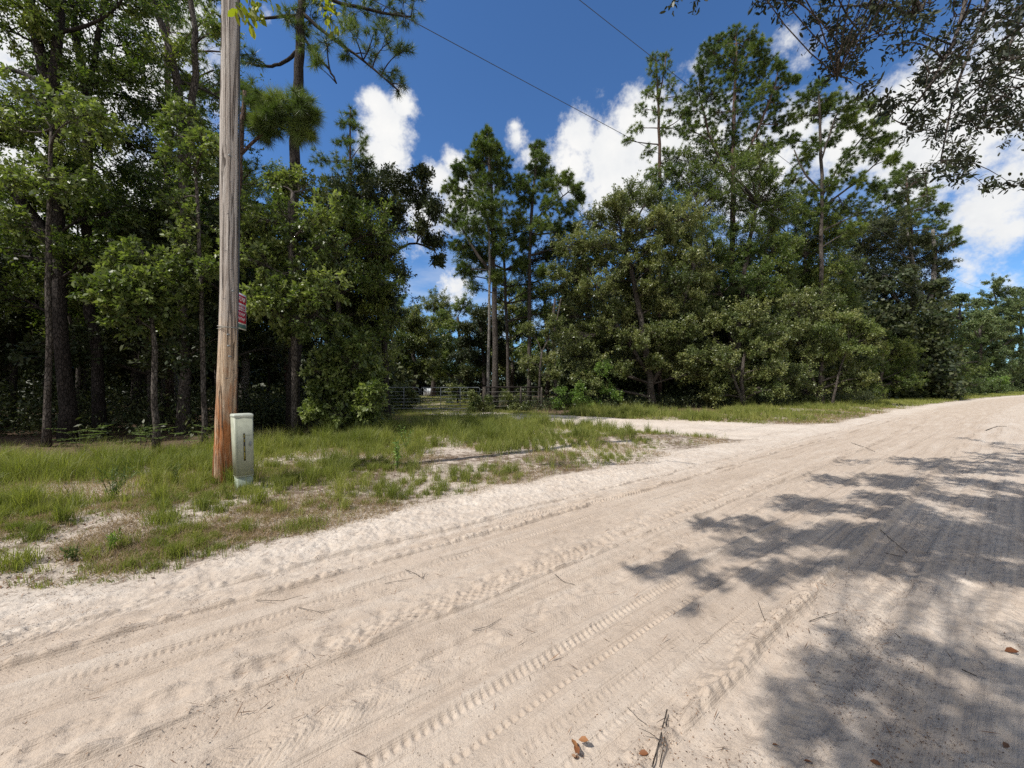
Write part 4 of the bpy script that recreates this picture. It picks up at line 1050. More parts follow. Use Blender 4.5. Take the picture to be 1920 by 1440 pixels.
# crossarm-less pole head: pin insulators that hold the wires (above the photo's top edge)
ins = MB()
for z in (8.3, 11.3):
    c = pole_c(z); ins.tube([[c[0] + .10, c[1] - .02, z + pb[2]], [c[0] + .22, c[1] - .04, z + pb[2]]], [.035, .05], 10)
ins.build('insulator', M['galv'], pole)
# thin wire tied round the pole below the sign, nail heads
wb = MB(); c = pole_c(2.45)
def ring_pts(c, r, z, n=24, tilt=.01): return [[c[0] + r * math.cos(k * 2 * math.pi / n), c[1] + r * math.sin(k * 2 * math.pi / n), z + tilt * math.sin(k * 4 * math.pi / n)] for k in range(n + 1)]
zt = CAM_H + (HY - 614) / F * pb[1]
wb.tube(ring_pts(c, .125, zt, tilt=.012), .006, 5, False); wb.tube(ring_pts(c, .126, zt - .02, tilt=-.010), .005, 5, False)
wb.build('tie_wire', M['wirepale'], pole)
for px, py in ((428, 627), (429, 648), (431, 668), (430, 290), (437, 545)):
    z = CAM_H + (HY - py) / F * (pb[1] - .12); x = (px - 960) / F * (pb[1] - .10)
    MB().tube([[x, pb[1] - .08, z], [x + .008, pb[1] - .128, z - .003]], [.010, .013], 8).build('nail', M['galv'], pole)
for k, (px, py) in enumerate(((424, 470), (435, 505), (421, 560), (433, 585), (426, 710), (432, 760), (418, 800), (428, 400), (433, 340))):
    z = CAM_H + (HY - py) / F * (pb[1] - .12); x = (px - 960) / F * (pb[1] - .10)
    MB().tube([[x - .012, pb[1] - .10, z], [x - .011, pb[1] - .124, z], [x + .011, pb[1] - .120, z + .004], [x + .012, pb[1] - .10, z + .004]], .0025, 4).build('staple', M['wire'], pole)
# old guy conduit: thin cable running up the back right side of the pole
cb = MB(); cc = [[pole_c(z)[0] + .122, pb[1] + .03, z + pb[2]] for z in np.linspace(0, 11, 16)]
cb.tube(cc, .009, 6).build('ground_wire', M['wire'], pole)

# sign on the right flank of the pole, turned away from the camera
sgz0, sgz1 = CAM_H + (HY - 613) / F * 5.86, CAM_H + (HY - 543) / F * 5.86
s0 = np.array([(441.5 - 960) / F * 5.93, 5.93]); s1 = np.array([(461 - 960) / F * 6.28, 6.28])
sg = empty('posted_sign', (s0[0], s0[1], sgz0), 'red and white notice board fixed edge-on to the right side of the utility pole', 'sign')
sdv = (s1 - s0); sl = np.linalg.norm(sdv); sdv = sdv / sl; sn = np.array([sdv[1], -sdv[0]])
def sq(a0, a1, b0, b1, o0, o1, name, mat, par=None):
    lo = np.array([a0 * sl, o0, sgz0 + b0 * (sgz1 - sgz0)]); hi = np.array([a1 * sl, o1, sgz0 + b1 * (sgz1 - sgz0)])
    f = lambda c: np.stack([s0[0] + c[:, 0] * sdv[0] + c[:, 1] * sn[0], s0[1] + c[:, 0] * sdv[1] + c[:, 1] * sn[1], c[:, 2]], 1)
    m_ = MB().box(lo, hi, f); return m_ if name is None else m_.build(name, mat, par or sg)
sq(0, 1, 0, 1, 0, .004, 'board', M['signwhite'])
sq(.05, .95, .72, .95, .005, .007, 'heading_band', M['signred'])
sq(.05, .95, .18, .52, .005, .007, 'red_block', M['signred'])
sq(.05, .95, .03, .14, .005, .007, 'footer_band', M['signdark'])
def marks(name, rows, mat, o0):
    m_ = MB()
    for (a0, a1, b0, b1, n) in rows:
        for k in range(n):
            w = (a1 - a0) / n; hgt = b1 - b0
            x0 = a0 + k * w + w * .12; x1 = a0 + (k + 1) * w - w * .15
            f = lambda c: np.stack([s0[0] + c[:, 0] * sdv[0] + c[:, 1] * sn[0], s0[1] + c[:, 0] * sdv[1] + c[:, 1] * sn[1], c[:, 2]], 1)
            t = (x1 - x0) * .28
            zz = lambda b: sgz0 + b * (sgz1 - sgz0)
            kind = (k * 7 + n) % 4
            segs = [(x0, x0 + t, b0, b1)]
            if kind in (0, 1): segs.append((x0 + t * 1.05, x1, b1 - hgt * .22, b1))
            if kind in (0, 2): segs.append((x0 + t * 1.05, x1, b0, b0 + hgt * .22))
            if kind in (1, 3): segs.append((x0 + t * 1.05, x1 - t, b0 + hgt * .40, b0 + hgt * .6))
            if kind in (2, 3): segs.append((x1 - t * .98, x1, b0 + hgt * .25, b1))
            for (q0, q1, r0_, r1_) in segs: m_.box((q0 * sl, o0, zz(r0_)), (q1 * sl, o0 + .0015, zz(r1_)), f)
    return m_.build(name, mat, sg)
marks('lettering', [(.12, .88, .78, .90, 6), (.15, .85, .38, .46, 5), (.15, .85, .25, .33, 7)], M['signwhite'], .0075)
marks('lettering', [(.1, .9, .60, .67, 8), (.1, .9, .54, .58, 10)], M['signred'], .0055)

# telecom pedestal
q = G(458, 917)
ped = empty('telecom_pedestal', tuple(q), 'pale green square utility pedestal leaning slightly beside the pole foot', 'utility pedestal')
ang = R(47)
hx = np.array([math.cos(ang), math.sin(ang)]); hy = np.array([-math.sin(ang), math.cos(ang)])
def shell(z0, z1, w0, w1, dp0, dp1, rc=.02, lean=(-.035, 0), seg=4):
    out = []
    for z, w, dp in ((z0, w0, dp0), (z1, w1, dp1)):
        pts = []
        for cxs, cys, a0 in ((1, 1, 0), (-1, 1, 90), (-1, -1, 180), (1, -1, 270)):
            for k in range(seg + 1):
                a = R(a0 + 90 * k / seg)
                lx = cxs * (w / 2 - rc) + rc * math.cos(a); ly = cys * (dp / 2 - rc) + rc * math.sin(a)
                pts.append([q[0] + hx[0] * lx + hy[0] * ly + lean[0] * z, q[1] + hx[1] * lx + hy[1] * ly + lean[1] * z, q[2] + z])
        out.append(pts)
    n = len(out[0]); V = np.array(out[0] + out[1]); a = np.arange(n); b = np.roll(a, -1)
    return V, np.stack([a, b, b + n, a + n], 1), np.array([list(range(n))[::-1]]), np.array([list(range(n, 2 * n))])
H = 1.05
def shells(name, levels, mat, rc=.02):
    m_ = MB()
    for L_ in levels: m_.add(*shell(*L_, rc=rc))
    return m_.build(name, mat, ped)
shells('base', [(-.2, .175, .190, .195, .175, .18)], M['ped_base'])
shells('cover', [(.175, .19, .208, .215, .188, .195), (.19, H - .045, .215, .232, .195, .21)], M['ped'])
shells('lid', [(H - .045, H - .036, .234, .240, .212, .218), (H - .036, H - .010, .240, .240, .218, .218), (H - .010, H, .240, .220, .218, .20)], M['ped_lid'])
def on_front(x0, x1, z0, z1, t0, t1, name, mat):
    def f(c):
        lx, z = c[:, 0], c[:, 2]; dp = (.195 + (.21 - .195) * (z - .19) / (H - .235)) / 2
        ly = -(dp + c[:, 1])
        return np.stack([q[0] + hx[0] * lx + hy[0] * ly - .035 * z, q[1] + hx[1] * lx + hy[1] * ly, q[2] + z], 1)
    return MB().box((x0, t0, z0), (x1, t1, z1), f).build(name, mat, ped)
on_front(-.012, .010, .40, .78, -.002, .0025, 'warning_label', M['black'])
for a, b in ((.42, .52), (.535, .60), (.66, .70), (.72, .765)): on_front(-.007, .005, a, b, .0028, .004, 'label_marking', M['yellow'])
on_front(.060, .078, .60, .66, -.002, .012, 'latch', M['galv']); on_front(-.085, -.081, .21, H - .06, -.002, .003, 'seam', M['ped_base']); on_front(-.085, .085, H - .30, H - .295, -.002, .003, 'seam', M['ped_base']); on_front(.072, .084, .25, .27, -.002, .006, 'screw', M['galv'])

# overhead wires
def wire(name, a, b, sag, r, label):
    a, b = np.array(a, float), np.array(b, float)
    t = np.linspace(0, 1, 60)[:, None]; p = a * (1 - t) + b * t; p[:, 2:] -= sag * 4 * t * (1 - t)
    o = MB().tube(p, r, 6).build(name, M['wire'], None)
    return tag(o, label, 'power line', 'overhead wires')
wire('power_line', [pb[0] + .25, pb[1], 11.3], (80.5, 66, 18.2), 1.4, .0085, 'upper overhead wire crossing the sky towards the dense pine')
wire('power_line', [pb[0] + .25, pb[1], 8.35], (80.5, 66, 12.8), .35, .007, 'lower overhead wire crossing the blue sky towards the lone slender pine')

# ------------------------------------------------------------------ gate and fence
def gate(px0, px1, d0, d1, top_px, bot_px, label, curl=True):
    a = np.array([(px0 - 960) / F * d0, d0]); b = np.array([(px1 - 960) / F * d1, d1])
    z1 = CAM_H + (HY - top_px) / F * (d0 + d1) / 2; z0 = CAM_H + (HY - bot_px) / F * (d0 + d1) / 2
    o = empty('metal_gate', (a[0], a[1], float(gz(a[0], a[1]))), label, 'gate', 'double farm gate')
    L = np.linalg.norm(b - a)
    pt = lambda s, z: [a[0] + (b[0] - a[0]) * s / L, a[1] + (b[1] - a[1]) * s / L, z]
    rc = .16; pts = []
    for cx, cz, a0 in ((L - rc, z1 - rc, 90), (L - rc, z0 + rc, 0), (rc, z0 + rc, -90), (rc, z1 - rc, -180)):
        for k in range(6):
            an = R(a0 - 90 * k / 5); pts.append(pt(cx + rc * math.cos(an), cz + rc * math.sin(an)))
    pts.append(pts[0])
    MB().tube(pts, .022, 8, False).build('tube_frame', M['galv'], o)
    for k in range(1, 6):
        z = z1 - (z1 - z0) * (k / 6) ** .9
        MB().tube([pt(.0, z), pt(L, z)], .014, 6).build('rail', M['galv'], o)
    for s in (L * .33, L * .66):
        MB().box((-.02, -.012, z0), (.02, .012, z1), lambda c, s=s: np.stack([pt(s, 0)[0] + c[:, 0] * (b - a)[0] / L - c[:, 1] * (b - a)[1] / L, pt(s, 0)[1] + c[:, 0] * (b - a)[1] / L + c[:, 1] * (b - a)[0] / L, c[:, 2]], 1)).build('brace', M['galv'], o)
    return o
gate(700, 786, 23.0, 23.6, 726.5, 766, 'left leaf of the grey tube farm gate across the driveway')
gate(789, 900, 23.6, 24.2, 726.5, 766, 'right leaf of the grey tube farm gate across the driveway')
def post(px, d, h, r, label, mat='postwood', name='fence_post'):
    x = (px - 960) / F * d; z = float(gz(x, d))
    o = MB().tube([[x, d, z - .2], [x + .01, d, z + h * .5], [x, d, z + h]], [r, r * .97, r * .92], 10).build(name, M[mat], None, origin=(x, d, z))
    return tag(o, label, 'fence post', 'posts by the driveway gate')
post(908, 22.4, 1.45, .11, 'thick dark gate post at the right end of the gate')
post(697, 23.0, 1.45, .10, 'dark gate post at the left end of the gate')
post(976, 23.4, 1.4, .07, 'thin dark fence post midway in the fence right of the gate')
post(1015, 23.8, 1.4, .07, 'thin dark fence post nearest the dead trunk')
fx = [((px - 960) / F * d, d) for px, d in ((908, 22.4), (976, 23.4), (1015, 23.8))]
fo = empty('wire_fence', (fx[0][0], fx[0][1], 0), 'dark rail and wire fence running right from the gate post', 'fence')
MB().tube([[x, y, 1.42] for x, y in fx], .045, 8).build('top_rail', M['bark_dark'], fo)
for z in (.3, .6, .9, 1.15): MB().tube([[x, y - .05, z] for x, y in fx], .006, 4).build('wire_strand', M['wirepale'], fo)
# white slatted panel far beyond the gate
d = 50.0; x0, x1 = (795.5 - 960) / F * d, (815 - 960) / F * d; zt, zb = CAM_H + (HY - 728.5) / F * d, CAM_H + (HY - 741) / F * d
wp = empty('white_fence_panel', ((x0 + x1) / 2, d, 0), 'small white slatted panel standing far beyond the gate', 'fence panel')
MB().box((x0, d + .03, zb), (x1, d + .05, zt)).build('backing', M['greypanel'], wp)
nsl = 7
for k in range(nsl):
    w = (x1 - x0) / nsl; MB().box((x0 + k * w + .02, d, zb - .02), (x0 + (k + 1) * w - .02, d + .028, zt + .02)).build('slat', M['whitepanel'], wp)
for xx in (x0 - .05, x1 + .05): MB().tube([[xx, d + .02, -.1], [xx, d + .02, zt + .06]], .04, 8).build('post', M['whitepanel'], wp)

# ------------------------------------------------------------------ leaves hanging in at the top, in front of the pole
def hang(name, label, pts, leaves, mat, L):
    base = np.array(pts[0]); o = empty(name, tuple(base), label, 'branch')
    MB().tube(pts, np.linspace(.02, .004, len(pts)), 5).build('stem', M['bark_oak'], o)
    c = np.array(leaves); n = 9
    pos = np.repeat(c, n, 0) + rng.normal(size=(len(c) * n, 3)) * .05
    dirs = norm(rdir(len(pos)) * .7 + np.array([0.1, 0, -.75]))
    V, Fq, ti = leaf_quads(pos, dirs, L, .55, np.full(len(pos), .5), .1, 'oval')
    mesh('leaves', V, [Fq], M[mat], o, fattr={'tint': ti}); return o
hang('leafy_branch', 'yellow green oak leaves hanging in front of the pole top', [P(520, -420, 4.2), P(500, -200, 4.5), P(478, -60, 4.7), P(465, 10, 4.8)],
     [P(448, 12, 4.75), P(462, 18, 4.8), P(470, 5, 4.8), P(480, 22, 4.8), P(455, 28, 4.8), P(485, 0, 4.9), P(500, -10, 4.9)], 'yellow_leaf', .125)
hang('leafy_branch', 'tan withered leaves hanging from the top edge right of the pole', [P(640, -420, 4.2), P(630, -200, 4.6), P(620, -60, 4.9), P(615, 10, 5.0)],
     [P(610, 12, 5), P(622, 20, 5), P(604, -4, 5), P(618, 36, 5), P(595, -10, 5.0), P(580, -14, 5)], 'yellow_leaf', .10)

# ------------------------------------------------------------------ grass and weeds
def blades(x, y, h, w, tintc, lean=.35, lay=0.0):
    n = len(x); z = gz(x, y) - .01
    p = np.stack([x, y, z], 1)
    a = rng.uniform(0, 2 * np.pi, n); dirx = np.stack([np.cos(a), np.sin(a), np.zeros(n)], 1)
    ln = (h * rng.uniform(.05, 1, n) * lean + lay * h)[:, None]
    s = np.stack([-np.sin(a), np.cos(a), np.zeros(n)], 1) * (w / 2)[:, None]
    b = rng.uniform(0, 2 * np.pi, n); s = np.stack([np.cos(b), np.sin(b), np.zeros(n)], 1) * (w / 2)[:, None]
    up = np.array([0, 0, 1.0])
    m = p + up * (h * .55)[:, None] + dirx * ln * .35
    t = p + up * (h * (1 - .35 * ln[:, 0] / np.maximum(h, 1e-3)))[:, None] + dirx * ln
    V = np.stack([p - s, p + s, m + s * .8, m - s * .8, t], 1).reshape(-1, 3)
    i = np.arange(n) * 5
    return V, np.stack([i, i + 1, i + 2, i + 3], 1), np.stack([i + 3, i + 2, i + 4], 1), np.clip(tintc + rng.normal(size=n) * .15, 0, 1)

def gdens(x, y):
    u, v = uv(x, y); e = road_edge(u)
    a = sst(v, e - .05, e + .7)
    lim = np.where(u > 20, 10.3, np.where(u < 3, 11.6, np.where((u > 8), 14.2, 12.4))) + 1.2 * (vnoise(u * .5, u * 0, 300) - .5)
    b = sst(v, lim + .9, lim - .3)
    c = sst(drive_dist(x, y), -.35, .5)
    nz_ = (.50 + .50 * sst(v, e + 1.5, e + 4)) * sst(fbm(x * .75, y * .75, 301, 3), .32, .60) * (.18 + .75 * sst(fbm(x * 2.6, y * 2.6, 302, 2), .32, .62))
    nz_ = np.maximum(nz_, (.32 + .30 * sst(v, e + 4.5, e + 6.5)) * sst(v, e + 3.0, e + 4.6) * (.3 + .7 * sst(fbm(x * 1.7, y * 1.7, 303, 2), .4, .6)))
    pt = np.exp(-((x + 5.9) ** 2 / 2.4 + (y - 5.1) ** 2 / 0.5)) + .9 * np.exp(-((x + 3.2) ** 2 / 1.4 + (y - 7.6) ** 2 / .35)) + .6 * np.exp(-((x - 1.8) ** 2 / 3 + (y - 8.6) ** 2 / .4))
    return a * b * c * nz_ * (1 - np.clip(pt, 0, 1) * .93)

def scatter(n, dmin, dmax, pxr, pw, dens, extra=None):
    """rejection sampling with density falling with distance as 1/d**pw"""
    X_, Y_ = [], []; got = 0
    while got < n:
        k = n * 3
        d = (rng.random(k) * (dmax ** (2 - pw) - dmin ** (2 - pw)) + dmin ** (2 - pw)) ** (1 / (2 - pw)) if pw != 2 else dmin * (dmax / dmin) ** rng.random(k)
        x = (rng.uniform(pxr[0], pxr[1], k) - 960) / F * d
        keep = rng.random(k) < dens(x, d)
        X_.append(x[keep]); Y_.append(d[keep]); got += int(keep.sum())
        if k and keep.sum() == 0: break
    return np.concatenate(X_)[:n], np.concatenate(Y_)[:n]

ev0 = lambda x, y: uv(x, y)[1] - road_edge(uv(x, y)[0])
gx, gy = scatter(330000, 2.9, 34, (-160, 1960), 1.55, gdens)
fgx, fgy = scatter(26000, 30, 130, (1350, 1990), 1.2, lambda x, y: sst(ev0(x, y), 0, .6) * sst(ev0(x, y), 6.5, 4.5))
V, q1, q2, ti = blades(fgx, fgy, rng.uniform(.12, .32, len(fgx)), .020 * (fgy / 30) ** .8, np.full(len(fgx), .5), .7)
tag(mesh('grass', V, [q1, q2], M['grass'], fattr={'tint': np.r_[ti, ti]}), 'grass strip running along the far right side of the road', 'grass', kind='stuff')
# tufts: pull blades towards tuft centres
cell = .22; cxn = np.floor(gx / cell); cyn = np.floor(gy / cell)
def hsh(a, b, s_):
    k = (a.astype(np.int64) * 73856093 ^ b.astype(np.int64) * 19349663 ^ s_ * 83492791) & 0x7fffffff
    k = ((k ^ (k >> 15)) * 2246822519) & 0x7fffffff; k = ((k ^ (k >> 13)) * 3266489917) & 0x7fffffff
    return ((k ^ (k >> 16)) & 0xffff) / 65535.0
jx = (cxn + hsh(cxn, cyn, 1)) * cell; jy = (cyn + hsh(cxn, cyn, 2)) * cell
pull = rng.uniform(.1, .75, len(gx)); gx = gx + (jx - gx) * pull; gy = gy + (jy - gy) * pull
gu, gv = uv(gx, gy)
tall = (.05 + .16 * (hsh(cxn, cyn, 7) > .86) + .10 * sst(fbm(gx * .9, gy * .9, 320, 2), .4, .7) + .10 * hsh(cxn, cyn, 3) ** 2) * (.55 + .75 * sst(gv - road_edge(gu), 0, 3.5)) * (1 + .35 * sst(gv, 9.5, 12))
h = tall * rng.uniform(.6, 1.5, len(gx)); w = .0042 * np.maximum(1, gy / 6) ** .8 * rng.uniform(.7, 1.3, len(gx))
tt = .42 + .5 * (fbm(gx * 1.3, gy * 1.3, 323, 2) - .5) + .2 * (hsh(cxn, cyn, 4) - .5)
V, q1, q2, ti = blades(gx, gy, h, w, tt, .75)
tag(mesh('grass', V, [q1, q2], M['grass'], fattr={'tint': np.r_[ti, ti]}), 'patchy green grass of the road verge', 'grass', kind='stuff')
gx, gy = scatter(210000, 2.9, 26, (-160, 1700), 1.6, lambda x, y: np.clip(gdens(x, y) * .5 + .5 * (sst(uv(x, y)[1], road_edge(uv(x, y)[0]) - .25, road_edge(uv(x, y)[0]) + .5) * sst(uv(x, y)[1], 13, 12) * sst(drive_dist(x, y), -.2, .4) * sst(fbm(x * 1.1, y * 1.1, 330, 3), .42, .6)), 0, 1))
h = rng.uniform(.02, .11, len(gx)) * (1 + .5 * (rng.random(len(gx)) < .06)); w = .0035 * np.maximum(1, gy / 6) ** .8 * rng.uniform(.7, 1.3, len(gx))
V, q1, q2, ti = blades(gx, gy, h, w, np.full(len(gx), .45), 1.6, .5)
tag(mesh('dry_grass', V, [q1, q2], M['drygrass'], fattr={'tint': np.r_[ti, ti]}), 'straw coloured dead grass between the green tufts', 'grass', kind='stuff')
gx, gy = scatter(9000, 4.0, 30, (-160, 1900), 1.5, lambda x, y: gdens(x, y) * sst(fbm(x * 1.9, y * 1.9, 360, 2), .5, .65) * (.25 + .75 * sst(uv(x, y)[1], 8.5, 11)))
V, q1, q2, ti = blades(gx, gy, rng.uniform(.22, .52, len(gx)), .0045 * np.maximum(1, gy / 6) ** .8, np.full(len(gx), .62), .7)
tag(mesh('tall_grass', V, [q1, q2], M['grass'], fattr={'tint': np.r_[ti, ti]}), 'tall thin grass stems standing above the verge', 'grass', kind='stuff')
# driveway grass and lawn beyond the gate
def ddens(x, y):
    dd_ = drive_dist(x, y)
    return np.clip(sst(dd_, -.9, .3) * sst(dd_, 2.8, 1.2) * sst(y, 14, 19) * sst(x, 2.5, 0) + .9 * sst(y, 40, 44) * sst(dd_, .5, -.5) + (.5 + .4 * sst(y, 19, 22)) * sst(y, 17, 20) * sst(dd_, .2, -.2) * sst(fbm(x * .8, y * .8, 340, 2), .3, .5), 0, 1)
gx, gy = scatter(38000, 14, 58, (680, 1080), 1.6, ddens)
V, q1, q2, ti = blades(gx, gy, rng.uniform(.05, .16, len(gx)), .012 * (gy / 15) ** .8, np.full(len(gx), .5), .7)
tag(mesh('grass', V, [q1, q2], M['grass'], fattr={'tint': np.r_[ti, ti]}), 'grass growing along and through the shaded driveway', 'grass', kind='stuff')

# leaf litter: flat bits on the ground
def bits(name, n, dmin, dmax, pxr, pw, dens, L, mat, label, lift=.004, wd=.45):
    x, y = scatter(n, dmin, dmax, pxr, pw, dens)
    n = len(x); z = gz(x, y) + lift
    a = rng.uniform(0, 2 * np.pi, n); ln = L * rng.uniform(.4, 1.4, n) * np.maximum(1, y / 9) ** .7
    d_ = np.stack([np.cos(a), np.sin(a), rng.normal(size=n) * .25], 1) * ln[:, None]
    s_ = np.stack([-np.sin(a), np.cos(a), rng.normal(size=n) * .3], 1) * (ln * wd / 2)[:, None]
    p = np.stack([x, y, z], 1) - d_ / 2 + np.array([0, 0, 1]) * (np.abs(d_[:, 2]) / 2 + np.abs(s_[:, 2]))[:, None]
    V = np.stack([p, p + d_ * .45 + s_, p + d_, p + d_ * .45 - s_], 1).reshape(-1, 3)
    tag(mesh(name, V, [np.arange(n * 4).reshape(n, 4)], M[mat], fattr={'tint': rng.uniform(0, 1, n)}), label, 'litter', kind='stuff')
ev = lambda x, y: uv(x, y)[1] - road_edge(uv(x, y)[0])
bits('leaf_litter', 60000, 2.8, 30, (-160, 1700), 1.5, lambda x, y: np.clip(sst(ev(x, y), -.2, .6) * (.25 + .75 * sst(ev(x, y), 5, 8)) * sst(drive_dist(x, y), -.3, .8) * sst(fbm(x, y, 350, 3), .25, .6), 0, 1), .035, 'litter', 'brown leaf litter of the verge and wood floor')
bits('sand_debris', 15000, 1.3, 9, (-40, 1980), 1.3, lambda x, y: np.clip(.12 + .9 * sst(ev(x, y), -1.1, -.1) + .9 * sst(uv(x, y)[1], 1.0, .5) + sum(1.3 * np.exp(-((uv(x, y)[1] - q_) / .05) ** 2) for q_ in (.95, 2.34, 3.37, 3.71)), 0, 1) * sst(fbm(x * 2.3, y * 2.3, 351, 3), .38, .6) * (ev(x, y) < .1), .0095, 'litter', 'small dark plant bits strewn on the sand', .003, .35)

def tuft(px, py, h, n, label, rad=.12, mat='grass'):
    b = G(px, py); a = rng.uniform(0, 6.28, n); r_ = rad * rng.random(n) ** .7
    x, y = b[0] + np.cos(a) * r_, b[1] + np.sin(a) * r_
    V, q1, q2, ti = blades(x, y, h * rng.uniform(.5, 1.15, n), np.full(n, .0055) * max(1, b[1] / 6), np.full(n, .5), .8)
    o = mesh('grass_tuft', V, [q1, q2], M[mat], None, fattr={'tint': np.r_[ti, ti]}, origin=tuple(b))
    return tag(o, label, 'grass tuft', 'grass tufts standing out of the verge')
bits('pine_straw', 3600, 1.3, 14, (-40, 1980), 1.4, lambda x, y: np.clip(.22 + .8 * sst(ev(x, y), -1.3, 0) + .5 * sst(uv(x, y)[1], 1.1, .6), 0, 1) * sst(fbm(x * 1.6, y * 1.6, 352, 3), .36, .62), .075, 'litter', 'reddish pine needles fallen on the sand', .005, .045)
# individual weeds of the verge
def weed(px, py, h, n, kind, label, spread=.35, mat='weed', leafL=.05):
    b = G(px, py); o = empty('weed_plant', tuple(b), label, 'plant', 'weeds of the grass verge')
    A = np.repeat(b[None], n, 0) + rng.normal(size=(n, 3)) * np.array([.02, .02, 0])
    a = rng.uniform(0, 2 * np.pi, n); rr = rng.uniform(.2, 1, n) * spread * h * 1.6
    B = A + np.stack([np.cos(a) * rr, np.sin(a) * rr, h * rng.uniform(.7, 1.05, n)], 1)
    st_ = bez(A, B, 6, .12, .05)
    V, Fq = tubes(st_, np.full((n, 1), .0035 if kind != 'bare' else .003) * np.linspace(1.2, .5, 6)[None], 4)
    mesh('stems', V, [Fq], M['bark_oak' if kind == 'bare' else 'weed'], o, fattr={'tint': np.full(len(Fq), .4)})
    if kind != 'bare':
        m_ = 14 if kind == 'thin' else 12
        k = np.repeat(np.arange(n), m_); t = rng.uniform(.18, 1, n * m_) * 5; i = np.minimum(t.astype(int), 4); f = (t - i)[:, None]
        pos = st_[k, i] * (1 - f) + st_[k, i + 1] * f
        dirs = norm(rdir(n * m_) * .8 + np.array([0, 0, .5 if kind == 'thin' else .15]))
        V, Fq, ti = leaf_quads(pos, dirs, leafL, .13 if kind == 'thin' else .4, np.full(n * m_, .5))
        mesh('leaves', V, [Fq], M[mat], o, fattr={'tint': ti})
    return o
weed(212, 940, .42, 16, 'thin', 'bushy thin leaved weed spreading up from a bare spot left of the pole', .45, leafL=.07)
weed(330, 912, .34, 9, 'thin', 'grey green weed with a dry flower head left of the pole foot', .25)
weed(138, 945, .28, 7, 'bare', 'brown leafless dry stems on the pale sand patch', .3)
tuft(305, 975, .17, 420, 'bright low tuft in front of the grey green weed', .16)
weed(205, 1035, .20, 6, 'thin', 'upright fresh weed near the sand edge at left', .22, 'bright_bush', .06)
weed(135, 1050, .15, 8, 'leafy', 'short blue green weed at the sand edge', .2, leafL=.035)
tuft(30, 1060, .20, 260, 'green tuft cut near the left edge of the photo', .14)
weed(746, 880, .52, 9, 'leafy', 'tall dark weed standing alone in the middle of the verge', .15, 'bright_bush', .06)
weed(762, 845, .55, 12, 'leafy', 'bushy bright weed behind the tall dark weed', .35, 'bright_bush', .05)
tuft(570, 990, .13, 420, 'low spreading tuft right of the pedestal near the road', .25)
tuft(470, 922, .16, 160, 'small tuft at the foot of the pale green pedestal', .16)
tuft(430, 925, .12, 140, 'brownish dry tuft at the foot of the utility pole', .18, 'drygrass')
tuft(935, 845, .34, 600, 'dense clump of tall grass right of the middle of the verge', .5)
tuft(640, 880, .24, 420, 'grass clump beyond the pedestal shadow', .3)
weed(1765, 744, .5, 14, 'leafy', 'leafy weed at the far right grass strip', .5, 'bright_bush', .14)

# fern-like saplings at the dark wood edge
def pinnate(px, py, h, n, label):
    b = G(px, py); o = empty('sapling', tuple(b), label, 'plant', 'saplings at the edge of the dark wood')
    A = np.repeat(b[None], n, 0); a = rng.uniform(-.4, math.pi + .4, n) + math.pi * (rng.random(n) < .3)
    B = A + np.stack([np.cos(a) * h * .6, np.sin(a) * h * .35, h * rng.uniform(.7, 1.1, n)], 1)
    st_ = bez(A, B, 8, .25, .04); V, Fq = tubes(st_, np.full((n, 1), .005) * np.linspace(1.2, .5, 8)[None], 4)
    mesh('stems', V, [Fq], M['bark_oak'], o)
    P_, D_ = [], []
    for i in range(n):
        for j in range(3, 8):
            p = st_[i, j]; az = rng.uniform(0, 6.28); fr = np.array([math.cos(az), math.sin(az), rng.uniform(-.1, .35)]); fr /= np.linalg.norm(fr)
            sd_ = np.cross(fr, [0, 0, 1]); sd_ /= np.linalg.norm(sd_)
            for k in range(8):
                for s in (-1, 1): P_.append(p + fr * (.03 + k * .035)); D_.append(sd_ * s + fr * .4 + np.array([0, 0, -.1]))
    V, Fq, ti = leaf_quads(np.array(P_), np.array(D_), .075, .34, np.full(len(P_), .55), 2.0)
    mesh('leaves', V, [Fq], M['weed'], o, fattr={'tint': ti}); return o
pinnate(150, 862, .75, 4, 'feathery leaved sapling at the wood edge far left of the pole')
pinnate(268, 858, .70, 4, 'sapling with rows of small leaflets midway between pole and left edge')
pinnate(368, 850, .60, 3, 'small feathery sapling just left of the utility pole')

# fallen twigs and leaves on the sand
def twig(pxs, r, label, forks=0, mat='bark_oak'):
    r = r * .55
    pts = [G(px, py) + np.array([0, 0, r + .004 + .006 * rng.random()]) for px, py in pxs]
    m_ = MB().tube(pts, np.linspace(r, r * .6, len(pts)), 5)
    for f in range(forks):
        p = pts[1 + f % (len(pts) - 1)]; e = p + np.array([rng.normal() * .06, rng.normal() * .06, .012]); m_.tube([p, (p + e) / 2 + np.array([.006, 0, .004]), e], [r * .6, r * .5, r * .3], 4)
    o = m_.build('twig', M[mat], None, origin=tuple(pts[0])); return tag(o, label, 'twig', 'twigs fallen on the sand')
twig([(1222, 1440), (1236, 1390), (1246, 1350), (1250, 1330)], .006, 'long brown forked stick on the ridge at the bottom edge', 2)
twig([(1236, 1440), (1243, 1400), (1249, 1362), (1252, 1340)], .004, 'thinner stick lying beside the long forked stick at the bottom edge')
twig([(1434, 1172), (1428, 1152), (1420, 1130)], .004, 'short curved twig in the sun between the two shadow patches')
twig([(1516, 1166), (1540, 1158), (1566, 1150)], .004, 'branching twig right of the short curved one', 3)
twig([(1176, 1332), (1196, 1350), (1212, 1360)], .0025, 'tiny bent twig above the orange leaf')
twig([(1640, 985), (1668, 1012), (1700, 1036)], .007, 'straight dark twig lying in the big shadow')
twig([(1658, 1038), (1692, 1046)], .006, 'short dark twig under the straight one in the big shadow')
twig([(1596, 831), (1625, 843), (1640, 848)], .012, 'thin twig at the upper edge of the shadow')
